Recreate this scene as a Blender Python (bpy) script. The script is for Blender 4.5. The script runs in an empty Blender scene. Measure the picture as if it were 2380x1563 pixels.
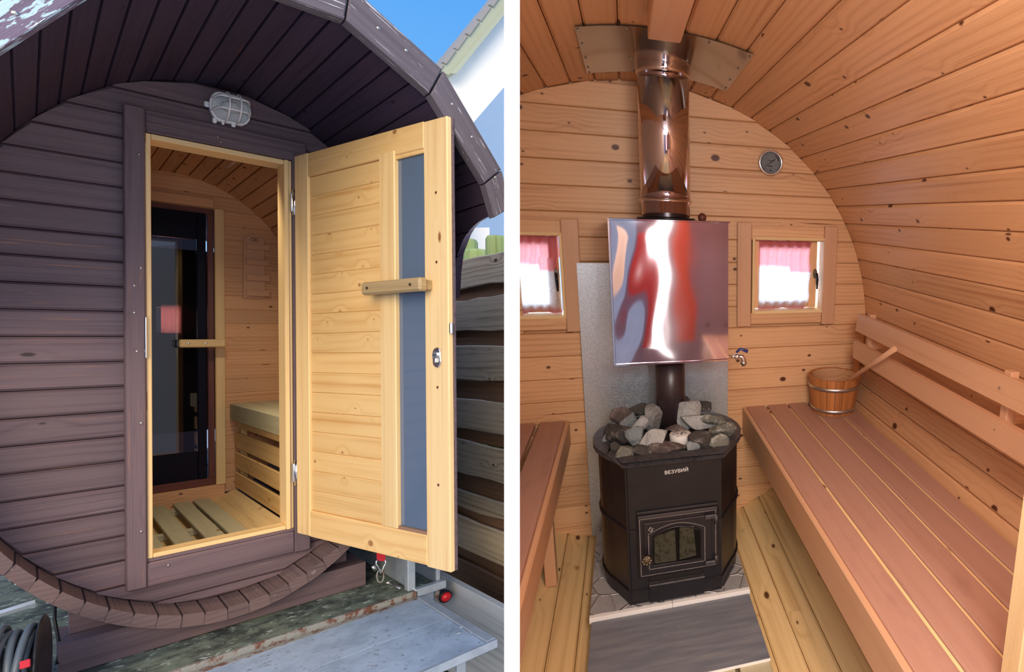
import bpy, bmesh, math, random
import numpy as np
from mathutils import Vector, Matrix, noise
random.seed(7)
PI = math.pi
sc = bpy.context.scene
COL = sc.collection

# ------------------------------------------------------------------ camera, sky, lights
FOC, PX, PY = 1266.88, 1874.97, 787.63          # focal length and principal point on the 2380x1563 frame
def orth(R):
    u, s, v = np.linalg.svd(np.array(R)); return u @ v
RL = orth([[0.5719, -0.8203, -0.0116], [0.0027, -0.0123, 0.9999], [0.8204, 0.5718, 0.0048]])   # rows: camera right, up, forward in the yard's axes
RR = orth([[0.9496, -0.3116, 0.0326], [0.0365, 0.2133, 0.9763], [0.3112, 0.926, -0.214]])      # the same in the sauna room's axes
CL = np.array([0, -3.2, 1.75])
CR = np.array([0, -2.4, 1.4])
cam = bpy.data.cameras.new('camera'); cam_o = bpy.data.objects.new('camera', cam); COL.objects.link(cam_o)
cam.sensor_fit = 'HORIZONTAL'; cam.sensor_width = 36; cam.lens = FOC / 2380 * 36
cam.shift_x = (1190 - PX) / 2380; cam.shift_y = (PY - 781.5) / 2380
cam.clip_start = .02; cam.clip_end = 400
m = Matrix.Identity(4)
for i in range(3):
    m[i][0] = RL[0][i]; m[i][1] = RL[1][i]; m[i][2] = -RL[2][i]; m[i][3] = CL[i]
cam_o.matrix_world = m
sc.camera = cam_o
sc.view_settings.view_transform = 'Standard'; sc.view_settings.look = 'None'
sc.view_settings.gamma = 1; sc.view_settings.use_curve_mapping = False
sc.view_settings.exposure = 0
sc.cycles.use_denoising = True
sc.cycles.adaptive_threshold = .02
sc.cycles.max_bounces = 7; sc.cycles.diffuse_bounces = 4; sc.cycles.glossy_bounces = 4; sc.cycles.transmission_bounces = 6
sc.cycles.caustics_reflective = False; sc.cycles.caustics_refractive = False

W = bpy.data.worlds.new('sky'); sc.world = W; W.use_nodes = True
nt = W.node_tree; nt.nodes.clear()
wo = nt.nodes.new('ShaderNodeOutputWorld'); bg = nt.nodes.new('ShaderNodeBackground')
tc = nt.nodes.new('ShaderNodeTexCoord'); sp = nt.nodes.new('ShaderNodeSeparateXYZ'); cr = nt.nodes.new('ShaderNodeValToRGB')
nt.links.new(tc.outputs['Generated'], sp.inputs[0]); nt.links.new(sp.outputs['Z'], cr.inputs[0])
nt.links.new(cr.outputs[0], bg.inputs[0]); nt.links.new(bg.outputs[0], wo.inputs[0])
cr.color_ramp.elements[0].position = 0.0; cr.color_ramp.elements[0].color = (.50, .68, .95, 1)
cr.color_ramp.elements[1].position = .62; cr.color_ramp.elements[1].color = (.07, .34, .92, 1)
e = cr.color_ramp.elements.new(.22); e.color = (.20, .53, .99, 1)
bg.inputs[1].default_value = 1.0

def light(kind, name, energy, color, M, **k):
    l = bpy.data.lights.new(name, kind); l.energy = energy; l.color = color
    for a, v in k.items(): setattr(l, a, v)
    o = bpy.data.objects.new(name, l); COL.objects.link(o); o.matrix_world = M; return o
def aim(pos, d):                                  # matrix whose -Z looks along d
    return Matrix.Translation(pos) @ Vector(d).to_track_quat('-Z', 'Y').to_matrix().to_4x4()
def cam2world(v): return Vector(RL.T @ np.array(v, float))
MR = Matrix.Identity(4)                            # room axes -> world
A = RL.T @ RR
tA = CL - A @ CR
for i in range(3):
    for j in range(3): MR[i][j] = A[i][j]
    MR[i][3] = tA[i]
ML = Matrix.Identity(4)
# hazy sun coming over the photographer's right shoulder, from the street side
light('SUN', 'hazy_sun', 2.9, (1, .78, .47), aim((0, -6, 6), cam2world((-.30, -.34, .90))), angle=math.radians(40))
light('SUN', 'broad_sky_fill', 1.7, (1, .86, .80), aim((1, -6, 6), cam2world((-.10, -.35, .90))), angle=math.radians(150))  # broad fill added to lift the yard's shade, no cloud there
# the sauna room: daylight through the open door behind, a warm lamp under the ceiling, daylight outside each window
light('AREA', 'doorway_daylight', 2.2, (1, .96, .92), MR @ aim((.29, -2.72, .98), (0, 1, -.06)), shape='RECTANGLE', size=.10, size_y=1.3)
light('AREA', 'high_room_fill', 21, (.93, .95, 1), MR @ aim((.20, -2.70, 1.67), (0, 1, -.45)), shape='RECTANGLE', size=.66, size_y=.26)  # added fill set above the mirrored view, no transom there
light('AREA', 'vestibule_fill', 3.8, (1, .86, .62), aim((.46, .16, 2.585), (.06, .34, -1)), shape='RECTANGLE', size=.22, size_y=.06, spread=math.radians(115))  # unseen fill added to brighten the vestibule
light('AREA', 'ceiling_lamp', 11, (1, .70, .50), MR @ aim((.32, -2.0, 1.72), (.05, .25, -1)), shape='DISK', size=.3)
light('AREA', 'window_daylight', 5, (.85, .93, 1), MR @ aim((.70, .34, 1.16), (0, -1, -.1)), shape='RECTANGLE', size=.42, size_y=.42)
light('AREA', 'window_daylight', 5, (.85, .93, 1), MR @ aim((-.36, .34, 1.16), (0, -1, -.1)), shape='RECTANGLE', size=.42, size_y=.42)

# ------------------------------------------------------------------ measuring helpers: a picture point on a known plane of the yard or the room
def ray(R, x, y): return R.T @ np.array([(x - PX) / FOC, -(y - PY) / FOC, 1.0])
def on(R, C, x, y, ax, val):
    d = ray(R, x, y); t = (val - C[ax]) / d[ax]; return C + t * d
def Y(x, y, ax, val): return on(RL, CL, x, y, ax, val)      # yard
def Q(x, y, ax, val): return on(RR, CR, x, y, ax, val)      # sauna room
def onplane(R, C, x, y, P, n):
    d = ray(R, x, y); n = np.array(n, float); t = ((np.array(P) - C) @ n) / (d @ n); return C + t * d
def clipn(R, px):                                            # normal of the upright plane through a picture column
    a = ray(R, px, 0); b = ray(R, px, 1500); n = np.cross(a, b); n /= np.linalg.norm(n)
    return n if n @ ray(R, px + 50, 700) > 0 else -n
CLIP = {'L': (Vector(CL), Vector(clipn(RL, 1182))), 'R': (Vector(CR), Vector(-clipn(RR, 1199)))}
MAT = {'L': ML, 'R': MR}

# ------------------------------------------------------------------ mesh builder
class MB:
    def __init__(s): s.v = []; s.f = []; s.T = Matrix.Identity(4); s.sm = []
    def add(s, vs, fs, smooth=False):
        b = len(s.v); s.v += [tuple(s.T @ Vector(v)) for v in vs]
        s.f += [tuple(b + i for i in f) for f in fs]; s.sm += [smooth] * len(fs); return s
    def box(s, x0, x1, y0, y1, z0, z1, c=.002):
        lo = (min(x0, x1), min(y0, y1), min(z0, z1)); hi = (max(x0, x1), max(y0, y1), max(z0, z1))
        c = min(c, *[(hi[i] - lo[i]) * .45 for i in range(3)])
        vs = []; idx = {}
        for sx in (0, 1):
            for sy in (0, 1):
                for sz in (0, 1):
                    S = (sx, sy, sz)
                    P = [hi[i] if S[i] else lo[i] for i in range(3)]
                    for a in range(3):
                        q = [P[i] + (0 if i == a else (-c if S[i] else c)) for i in range(3)]
                        idx[(S, a)] = len(vs); vs.append(q)
        fs = []
        for a in range(3):
            b, d = (a + 1) % 3, (a + 2) % 3
            for sgn in (0, 1):
                ring = []
                for (p, q) in ((0, 0), (1, 0), (1, 1), (0, 1)):
                    S = [0, 0, 0]; S[a] = sgn; S[b] = p; S[d] = q; ring.append(idx[(tuple(S), a)])
                fs.append(ring if sgn else ring[::-1])
        for a in range(3):
            b, d = (a + 1) % 3, (a + 2) % 3
            for p in (0, 1):
                for q in (0, 1):
                    S0 = [0, 0, 0]; S0[b] = p; S0[d] = q; S1 = list(S0); S1[a] = 1
                    S0, S1 = tuple(S0), tuple(S1)
                    f = [idx[(S0, b)], idx[(S1, b)], idx[(S1, d)], idx[(S0, d)]]
                    fs.append(f if (p == q) else f[::-1])
        for sx in (0, 1):
            for sy in (0, 1):
                for sz in (0, 1):
                    S = (sx, sy, sz); f = [idx[(S, 0)], idx[(S, 1)], idx[(S, 2)]]
                    fs.append(f if (sx + sy + sz) % 2 == 1 else f[::-1])
        return s.add(vs, fs)
    def slab(s, poly, O, ex, ey, en, t, c=.002):
        """flat piece: polygon in (ex, ey), front face towards en, t thick, front edges chamfered by c"""
        O, ex, ey, en = Vector(O), Vector(ex), Vector(ey), Vector(en)
        n = len(poly)
        ar = sum(poly[i][0] * poly[(i + 1) % n][1] - poly[(i + 1) % n][0] * poly[i][1] for i in range(n))
        if (ar > 0) != (ex.cross(ey).dot(en) > 0): poly = poly[::-1]
        xs = [p[0] for p in poly]; ys = [p[1] for p in poly]
        w = max(xs) - min(xs); h = max(ys) - min(ys); cx = (max(xs) + min(xs)) / 2; cy = (max(ys) + min(ys)) / 2
        kx = max(0, 1 - 2 * c / w); ky = max(0, 1 - 2 * c / h)
        vs = [O + ex * (cx + (p[0] - cx) * kx) + ey * (cy + (p[1] - cy) * ky) for p in poly]
        vs += [O + ex * p[0] + ey * p[1] - en * c for p in poly]
        vs += [O + ex * p[0] + ey * p[1] - en * t for p in poly]
        fs = [list(range(n)), list(range(3 * n - 1, 2 * n - 1, -1))]
        for k in (0, 1):
            for i in range(n):
                j = (i + 1) % n; fs.append([k * n + i, (k + 1) * n + i, (k + 1) * n + j, k * n + j])
        return s.add(vs, fs)
    def loft(s, rings, closed=True, caps=True, smooth=False):
        n = len(rings[0]); vs = [p for r in rings for p in r]; fs = []
        for k in range(len(rings) - 1):
            for i in range(n if closed else n - 1):
                j = (i + 1) % n; fs.append([k * n + i, k * n + j, (k + 1) * n + j, (k + 1) * n + i])
        s.add(vs, fs, smooth)
        if caps and closed:
            b = len(s.v) - len(vs)
            s.f += [tuple(b + i for i in reversed(range(n))), tuple(b + len(vs) - n + i for i in range(n))]; s.sm += [False, False]
        return s
    def tube(s, pts, r, n=8, closed=False, smooth=True):
        pts = [Vector(p) for p in pts]; rings = []; N = len(pts); prev = None
        rr = r if isinstance(r, (list, tuple)) else [r] * N
        for k in range(N):
            a = pts[(k - 1) % N] if closed or k > 0 else pts[k]; b = pts[(k + 1) % N] if closed or k < N - 1 else pts[k]
            t = (b - a).normalized()
            if prev is None: u = t.orthogonal().normalized()
            else: u = (prev - t * prev.dot(t)).normalized()
            prev = u; w = t.cross(u)
            rings.append([pts[k] + (u * math.cos(2 * PI * i / n) + w * math.sin(2 * PI * i / n)) * rr[k] for i in range(n)])
        if closed: rings.append(rings[0])
        return s.loft(rings, True, not closed, smooth)
    def lathe(s, prof, c=(0, 0, 0), n=28, smooth=True, a0=0, a1=2 * PI, caps=True):
        rings = []
        full = abs(a1 - a0 - 2 * PI) < 1e-6; m_ = n if full else n + 1
        for (r, z) in prof:
            rings.append([(c[0] + r * math.cos(a0 + (a1 - a0) * i / n), c[1] + r * math.sin(a0 + (a1 - a0) * i / n), c[2] + z) for i in range(m_)])
        return s.loft(rings, full, full and caps, smooth)
    def grid(s, P, nu, nv, smooth=True):
        vs = [P(i / nu, j / nv) for i in range(nu + 1) for j in range(nv + 1)]
        fs = [[i * (nv + 1) + j, (i + 1) * (nv + 1) + j, (i + 1) * (nv + 1) + j + 1, i * (nv + 1) + j + 1] for i in range(nu) for j in range(nv)]
        return s.add(vs, fs, smooth)
    def blob(s, c, r, sub=2, amp=.25, seed=0, freq=1.2, cut=.0):
        bm = bmesh.new(); bmesh.ops.create_icosphere(bm, subdivisions=sub, radius=1)
        off = Vector((seed * 3.1, seed * 1.7, seed * .9)); rnd = random.Random(seed)
        planes = [(Vector((rnd.gauss(0, 1), rnd.gauss(0, 1), rnd.gauss(0, 1))).normalized(), rnd.uniform(.42, .80)) for _ in range(11)] if cut else []
        vs = []
        for v in bm.verts:
            p = v.co * (1 + amp * noise.noise(v.co * freq + off) + amp * .35 * noise.noise(v.co * freq * 3.1 + off))
            for n_, d in planes:
                k = p.dot(n_) - d
                if k > 0: p = p - n_ * k * cut
            vs.append((c[0] + p.x * r[0], c[1] + p.y * r[1], c[2] + p.z * r[2]))
        bm.verts.index_update(); fs = [[v.index for v in f.verts] for f in bm.faces]; bm.free()
        return s.add(vs, fs, False)

ORI = {}
def mesh_of(mb, name, mat, setk, ori, grain, clip, uvoff=True):
    bm = bmesh.new()
    bv = [bm.verts.new(v) for v in mb.v]
    for f, s_ in zip(mb.f, mb.sm):
        try: fc = bm.faces.new([bv[i] for i in f]); fc.smooth = s_
        except ValueError: pass
    if clip:
        co, no = CLIP[setk]
        r = bmesh.ops.bisect_plane(bm, geom=bm.verts[:] + bm.edges[:] + bm.faces[:], plane_co=co, plane_no=no, clear_outer=True, dist=1e-5)
        ed = [g for g in r['geom_cut'] if isinstance(g, bmesh.types.BMEdge)]
        if ed: bmesh.ops.holes_fill(bm, edges=ed)
    if not bm.faces: bm.free(); return None
    bmesh.ops.recalc_face_normals(bm, faces=bm.faces[:]) if clip or mb.__dict__.get('fix') else None
    bm.normal_update()
    uv = bm.loops.layers.uv.new('UVMap'); g = Vector(grain).normalized()
    o1, o2 = (random.uniform(0, 90), random.uniform(0, 90)) if uvoff else (0, 0)
    alt = Vector((0, 0, 1)) if abs(g.z) < .9 else Vector((1, 0, 0))
    for f in bm.faces:
        n = f.normal
        if abs(n.dot(g)) > .9: a = alt.cross(g).normalized(); b = g.cross(a)
        else: a = g; b = g.cross(n).normalized()
        for l in f.loops:
            p = l.vert.co; l[uv].uv = (p.dot(a) + o1, p.dot(b) + o2)
    for v in bm.verts: v.co -= ori
    me = bpy.data.meshes.new(name); bm.to_mesh(me); bm.free()
    if mat: me.materials.append(mat)
    return me
def tagit(o, label=None, cat=None, kind=None, group=None):
    if label: o['label'] = label
    if cat: o['category'] = cat
    if kind: o['kind'] = kind
    if group: o['group'] = group
def top(setk, name, label=None, cat=None, loc=(0, 0, 0), kind=None, group=None):
    o = bpy.data.objects.new(name, None); COL.objects.link(o); o.empty_display_size = .1
    o.matrix_world = MAT[setk] @ Matrix.Translation(loc); ORI[o.name] = (setk, Vector(loc)); tagit(o, label, cat, kind, group); return o
def part(parent, name, mb, mat, grain=(1, 0, 0), label=None, kind=None, clip=False):
    setk, ori = ORI[parent.name]
    me = mesh_of(mb, name, mat, setk, ori, grain, clip)
    if me is None: return None
    o = bpy.data.objects.new(name, me); COL.objects.link(o); o.parent = parent; ORI[o.name] = (setk, ori); tagit(o, label, None, kind); return o
def single(setk, name, mb, mat, label=None, cat=None, kind=None, group=None, grain=(1, 0, 0), loc=None, clip=False):
    if loc is None:
        a = np.array(mb.v); loc = ((a[:, 0].min() + a[:, 0].max()) / 2, (a[:, 1].min() + a[:, 1].max()) / 2, a[:, 2].min())
    loc = Vector(loc); me = mesh_of(mb, name, mat, setk, loc, grain, clip)
    if me is None: return None
    o = bpy.data.objects.new(name, me); COL.objects.link(o); o.matrix_world = MAT[setk] @ Matrix.Translation(loc)
    ORI[o.name] = (setk, loc); tagit(o, label, cat, kind, group); return o

# ------------------------------------------------------------------ materials
def mat_new(name):
    mt = bpy.data.materials.new(name); mt.use_nodes = True; t = mt.node_tree
    b = t.nodes['Principled BSDF']; return mt, t, b
def N(t, typ, **k):
    n = t.nodes.new(typ)
    for a, v in k.items():
        if a == 'inp':
            for i, x in v.items():
                if isinstance(x, bpy.types.NodeSocket): t.links.new(x, n.inputs[i])
                else: n.inputs[i].default_value = x
        else: setattr(n, a, v)
    return n
def math_(t, op, a, b=None, c=None):
    n = t.nodes.new('ShaderNodeMath'); n.operation = op
    for i, x in enumerate((a, b, c)):
        if x is None: continue
        if isinstance(x, bpy.types.NodeSocket): t.links.new(x, n.inputs[i])
        else: n.inputs[i].default_value = x
    return n.outputs[0]
def mix(t, f, a, b):
    n = t.nodes.new('ShaderNodeMix'); n.data_type = 'RGBA'
    for i, x in ((0, f), (6, a), (7, b)):
        if isinstance(x, bpy.types.NodeSocket): t.links.new(x, n.inputs[i])
        else: n.inputs[i].default_value = x if i == 0 else (*x, 1)
    return n.outputs[2]
def mrange(t, x, a, b, c=0., d=1., smooth=True):
    n = t.nodes.new('ShaderNodeMapRange'); n.interpolation_type = 'SMOOTHSTEP' if smooth else 'LINEAR'
    t.links.new(x, n.inputs[0]); n.inputs[1].default_value = a; n.inputs[2].default_value = b; n.inputs[3].default_value = c; n.inputs[4].default_value = d
    return n.outputs[0]
def uvscaled(t, su, sv, off=0.0):
    u = t.nodes.new('ShaderNodeUVMap'); u.uv_map = 'UVMap'
    mp = t.nodes.new('ShaderNodeMapping'); t.links.new(u.outputs[0], mp.inputs[0]); mp.inputs['Scale'].default_value = (su, sv, 1); mp.inputs['Location'].default_value = (off, off * 1.3, off)
    return mp.outputs[0]
def wood(name, light_, dark_, knot_, rough=.55, knots=.5, rings=26, amt=.55, fiber=.35, var=.22, bump=.25, extra=None, spec=.35, coat=0.0, kscale=(4.2, 9.0)):
    mt, t, b = mat_new(name)
    n1 = N(t, 'ShaderNodeTexNoise', inp={0: uvscaled(t, .55, 7), 'Scale': 1.0, 'Detail': 2.5})
    vo = N(t, 'ShaderNodeTexVoronoi', voronoi_dimensions='2D', inp={0: uvscaled(t, *kscale), 'Scale': 1.0})
    kd = vo.outputs['Distance']; sepc = N(t, 'ShaderNodeSeparateColor', inp={0: vo.outputs['Color']})
    has = math_(t, 'GREATER_THAN', sepc.outputs[0], 1 - knots)
    near = math_(t, 'MULTIPLY', mrange(t, kd, .42, .05), has)
    size = math_(t, 'MULTIPLY', math_(t, 'POWER', sepc.outputs[1], 2.5), .085)
    kmask = math_(t, 'MULTIPLY', mrange(t, math_(t, 'SUBTRACT', kd, size), .05, .0), has)
    bl = N(t, 'ShaderNodeTexNoise', inp={0: uvscaled(t, 1.6, 6, 3.3), 'Scale': 1.0, 'Detail': 2.0})
    sx = N(t, 'ShaderNodeSeparateXYZ', inp={0: uvscaled(t, 1, 1)})
    ph = math_(t, 'ADD', math_(t, 'MULTIPLY', sx.outputs[1], rings * 2.0), math_(t, 'MULTIPLY', n1.outputs[0], 6.0))
    ph = math_(t, 'ADD', ph, math_(t, 'MULTIPLY', near, 1.6))
    ring = math_(t, 'PINGPONG', ph, 1.0)
    ring = math_(t, 'MULTIPLY', math_(t, 'POWER', ring, 2.2), mrange(t, bl.outputs[0], .35, .65, .35, 1.0))
    fb = N(t, 'ShaderNodeTexNoise', inp={0: uvscaled(t, 5, 330), 'Scale': 1.0, 'Detail': 2.0})
    f = math_(t, 'MULTIPLY', ring, amt)
    f = math_(t, 'ADD', f, math_(t, 'MULTIPLY', math_(t, 'SUBTRACT', fb.outputs[0], .45), fiber * 2))
    f = math_(t, 'ADD', f, math_(t, 'MULTIPLY', math_(t, 'SUBTRACT', bl.outputs[0], .5), .5))
    st = N(t, 'ShaderNodeTexNoise', inp={0: uvscaled(t, .7, 48, 6.1), 'Scale': 1.0, 'Detail': 3.0, 'Distortion': .3})
    f = math_(t, 'ADD', f, math_(t, 'MULTIPLY', mrange(t, st.outputs[0], .56, .72), amt * .9))
    fc = N(t, 'ShaderNodeClamp', inp={0: f})
    c = mix(t, fc.outputs[0], light_, dark_)
    c = mix(t, kmask, c, knot_)
    oi = t.nodes.new('ShaderNodeObjectInfo')
    hs = N(t, 'ShaderNodeHueSaturation', inp={'Color': c})
    t.links.new(mrange(t, oi.outputs['Random'], 0, 1, 1 - var / 2, 1 + var / 2, False), hs.inputs['Value'])
    c = hs.outputs[0]
    if extra: c = extra(t, c)
    t.links.new(c, b.inputs['Base Color'])
    b.inputs['Roughness'].default_value = rough; b.inputs['Specular IOR Level'].default_value = spec; b.inputs['Coat Weight'].default_value = coat
    bp = N(t, 'ShaderNodeBump', inp={'Height': math_(t, 'ADD', fb.outputs[0], math_(t, 'MULTIPLY', ring, .5)), 'Strength': bump, 'Distance': .002})
    t.links.new(bp.outputs[0], b.inputs['Normal'])
    return mt
def blotch(scale, lo, hi, col, off=1.0, detail=4):
    def f(t, c):
        n = N(t, 'ShaderNodeTexNoise', inp={0: uvscaled(t, scale[0], scale[1], off), 'Scale': 1.0, 'Detail': float(detail), 'Roughness': .65})
        return mix(t, mrange(t, n.outputs[0], lo, hi), c, col)
    return f
def chain(*fs):
    def f(t, c):
        for g in fs: c = g(t, c)
        return c
    return f
def plain(name, col, rough=.5, metal=0., spec=.5, trans=0., noise_=None, bump=None, coat=0., em=None, nscale=30., col2=None, aniso=None):
    mt, t, b = mat_new(name)
    b.inputs['Base Color'].default_value = (*col, 1); b.inputs['Roughness'].default_value = rough; b.inputs['Metallic'].default_value = metal
    b.inputs['Specular IOR Level'].default_value = spec; b.inputs['Transmission Weight'].default_value = trans; b.inputs['Coat Weight'].default_value = coat
    tcn = t.nodes.new('ShaderNodeTexCoord')
    if noise_:
        n = N(t, 'ShaderNodeTexNoise', inp={0: tcn.outputs['Object'], 'Scale': nscale, 'Detail': 5.0, 'Roughness': .65})
        c = mix(t, mrange(t, n.outputs[0], noise_[0], noise_[1]), col, col2); t.links.new(c, b.inputs['Base Color'])
    if bump:
        n = N(t, 'ShaderNodeTexNoise', inp={0: tcn.outputs['Object'], 'Scale': bump[0], 'Detail': 4.0})
        bp = N(t, 'ShaderNodeBump', inp={'Height': n.outputs[0], 'Strength': bump[1], 'Distance': bump[2]}); t.links.new(bp.outputs[0], b.inputs['Normal'])
    return mt
K = (.05, .02, .01)
M_pine = wood('pine_indoor', (.72, .405, .205), (.44, .19, .078), (.10, .030, .012), rough=.42, knots=.5, amt=.40, fiber=.26, rings=44, var=.20, spec=.4, kscale=(6, 8))
M_pinew = wood('pine_wall', (.77, .455, .235), (.48, .22, .095), (.10, .030, .012), rough=.45, knots=.5, amt=.48, fiber=.34, rings=52, var=.18, spec=.35, kscale=(5.5, 7.5),
               extra=blotch((.7, 26), .68, .74, (.28, .10, .04), 5.0, 3))
M_floor = wood('pine_floor', (.86, .62, .31), (.60, .37, .15), (.12, .05, .02), rough=.5, knots=.45, var=.18, extra=blotch((5, 8), .62, .75, (.34, .17, .06)))
M_aspen = wood('aspen_bench', (.47, .265, .195), (.37, .19, .135), (.25, .10, .05), rough=.5, knots=.06, amt=.35, fiber=.3, var=.10, rings=14, extra=blotch((3, 6), .55, .8, (.34, .17, .14)))
M_bucket = wood('bucket_stave', (.52, .20, .06), (.34, .11, .03), (.15, .05, .02), rough=.45, knots=0, amt=.5, var=.3, rings=14)
M_back = wood('aspen_backrest', (.66, .38, .22), (.55, .28, .15), (.25, .10, .05), rough=.4, knots=.04, amt=.3, fiber=.2, var=.06, rings=12)
M_door = wood('pine_door', (.84, .56, .245), (.66, .36, .12), (.40, .19, .07), rough=.45, knots=.42, amt=.55, fiber=.22, var=.10, rings=22, spec=.4, kscale=(6.5, 9))
M_doorf = wood('pine_door_frame', (.86, .62, .31), (.68, .41, .16), (.30, .13, .04), rough=.45, knots=.12, amt=.5, fiber=.25, var=.08, rings=18, kscale=(3, 7))
M_handle = wood('oak_handle', (.46, .33, .17), (.28, .18, .08), (.1, .05, .03), rough=.5, knots=.0, amt=.5, var=.1, rings=30)
M_dark = wood('dark_stained_wood', (.150, .102, .118), (.075, .050, .064), (.035, .022, .025), rough=.6, knots=.16, amt=.6, fiber=.5, var=.26, bump=.5, spec=.4,
              extra=chain(blotch((2.4, 70), .60, .72, (.30, .15, .10), 2.0), blotch((3, 120), .66, .76, (.34, .27, .28), 7.0)))
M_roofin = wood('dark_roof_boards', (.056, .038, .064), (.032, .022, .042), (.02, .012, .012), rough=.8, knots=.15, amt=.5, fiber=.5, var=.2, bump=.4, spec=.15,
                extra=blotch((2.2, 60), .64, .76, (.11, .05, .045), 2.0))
M_fascia = wood('fascia_board', (.135, .115, .135), (.085, .072, .088), (.02, .012, .012), rough=.65, knots=.1, var=.14, bump=.5,
                extra=chain(blotch((5, 110), .61, .65, (.55, .54, .57), 2.0), blotch((9, 60), .66, .69, (.75, .74, .76), 4.0)))
M_peel = wood('peeling_fascia', (.17, .13, .19), (.11, .085, .12), (.03, .02, .02), rough=.6, knots=.1, var=.05, bump=.5,
              extra=chain(blotch((9, 60), .52, .55, (.45, .63, .70), 2.0), blotch((12, 90), .62, .65, (.75, .86, .90), 9.0)))
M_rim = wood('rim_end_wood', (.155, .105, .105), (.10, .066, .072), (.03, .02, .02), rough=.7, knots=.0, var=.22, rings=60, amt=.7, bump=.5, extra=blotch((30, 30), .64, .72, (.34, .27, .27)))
M_live = wood('weathered_live_edge', (.66, .56, .41), (.34, .26, .17), (.10, .06, .03), rough=.8, knots=.25, amt=.75, fiber=.6, var=.32, bump=.8, rings=30, extra=blotch((3, 14), .6, .78, (.20, .10, .05)))
M_liveback = wood('weathered_back_board', (.27, .16, .10), (.16, .09, .055), (.05, .03, .02), rough=.85, knots=.1, var=.2, bump=.7)
M_grey = wood('grey_sleeper', (.42, .46, .50), (.27, .30, .33), (.2, .2, .2), rough=.8, knots=.0, amt=.7, var=.1, rings=26)
M_green = wood('green_post', (.44, .56, .22), (.18, .26, .07), (.1, .1, .05), rough=.8, knots=.0, amt=.6, var=.3)
M_duck = wood('duckboard', (.55, .50, .34), (.42, .36, .21), (.25, .2, .1), rough=.65, knots=.05, amt=.35, fiber=.3, var=.08, extra=blotch((9, 14), .5, .8, (.44, .40, .29)))
M_redwood = wood('red_brown_trim', (.16, .045, .03), (.09, .022, .016), (.03, .01, .01), rough=.4, knots=0, var=.05)
M_white = plain('white_paint', (.93, .93, .93), .6, spec=.3)
M_house = plain('white_render', (.90, .90, .86), .8, spec=.2, bump=(60, .2, .01))
M_soffit = plain('soffit_board', (.40, .44, .34), .7, spec=.2)
M_tile = plain('roof_tile', (.30, .29, .28), .8)
M_black = plain('black_stove_paint', (.010, .009, .013), .36, spec=.4, bump=(260, .15, .001), noise_=(.3, .8), col2=(.017, .014, .018), nscale=9)
M_iron = plain('cast_iron', (.022, .018, .024), .38, metal=.3, spec=.5, bump=(300, .2, .001))
M_ironrim = plain('worn_iron_rim', (.085, .080, .088), .5, metal=.4, bump=(130, .5, .002), noise_=(.4, .7), col2=(.045, .042, .048), nscale=60)
M_blackpipe = plain('black_flue', (.034, .022, .026), .36, spec=.5, bump=(200, .1, .001))
M_steel = plain('polished_steel', (.60, .54, .57), .06, metal=1.0)
M_flash = plain('ceiling_flashing', (.46, .46, .45), .12, metal=1.0, bump=(5, .1, .01))
M_chrome = plain('chrome', (.8, .8, .82), .15, metal=1.0)
M_zinc = plain('zinc_hook', (.62, .63, .62), .35, metal=1.0)
M_alu = plain('aluminium', (.50, .58, .67), .42, metal=.5, bump=(80, .1, .002), noise_=(.35, .75), col2=(.38, .45, .54), nscale=14)
M_rust = plain('rusty_steel', (.30, .31, .30), .7, metal=.2, noise_=(.48, .60), col2=(.17, .075, .05), nscale=34, bump=(120, .6, .003))
M_red = plain('red_lens', (.70, .01, .02), .15, spec=.6)
M_redtape = plain('red_webbing', (.62, .02, .04), .6)
M_blue = plain('blue_lever', (.03, .04, .18), .3)
M_blk = plain('black_plastic', (.012, .012, .016), .4, spec=.25)
M_navy = plain('navy_black_door_paint', (.004, .003, .012), .3, spec=.12)
M_mauve = wood('mauve_end_wall', (.38, .30, .38), (.30, .23, .30), (.1, .06, .06), rough=.6, knots=.1)
M_cable = plain('grey_rubber_cable', (.085, .11, .135), .42, spec=.5)
M_brass = plain('weathered_brass', (.22, .18, .13), .4, metal=1.0)
M_screw = plain('screw_head', (.45, .42, .38), .35, metal=1.0)
M_text = plain('white_lettering', (.88, .88, .88), .6)
M_candle = plain('white_stoneware', (.66, .64, .62), .6)
M_scale = plain('white_ring_dots', (.75, .72, .72), .4, metal=.3)
M_darkhole = plain('dark_gap', (.012, .010, .010), .9)
M_ceramic = plain('white_base', (.88, .88, .90), .35)
def speckle(name, c1, c2, scale=26, lo=.45, hi=.62, rough=.85):
    return plain(name, c1, rough, noise_=(lo, hi), col2=c2, nscale=scale, bump=(90, .9, .006))
M_brick = speckle('sooty_firebrick', (.34, .33, .29), (.16, .15, .13), 60)
ST = {'grey': speckle('stone_grey', (.20, .20, .20), (.33, .33, .33), 20), 'dark': speckle('stone_dark', (.045, .040, .038), (.16, .15, .14), 32, .5, .66),
      'pale': speckle('stone_pale', (.38, .39, .39), (.26, .27, .28), 18), 'olive': speckle('stone_olive', (.13, .135, .115), (.30, .305, .275), 36, .48, .62),
      'brown': speckle('stone_brown', (.085, .062, .058), (.18, .15, .14), 24), 'blue': speckle('stone_blue', (.17, .20, .215), (.27, .30, .31), 20)}
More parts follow.
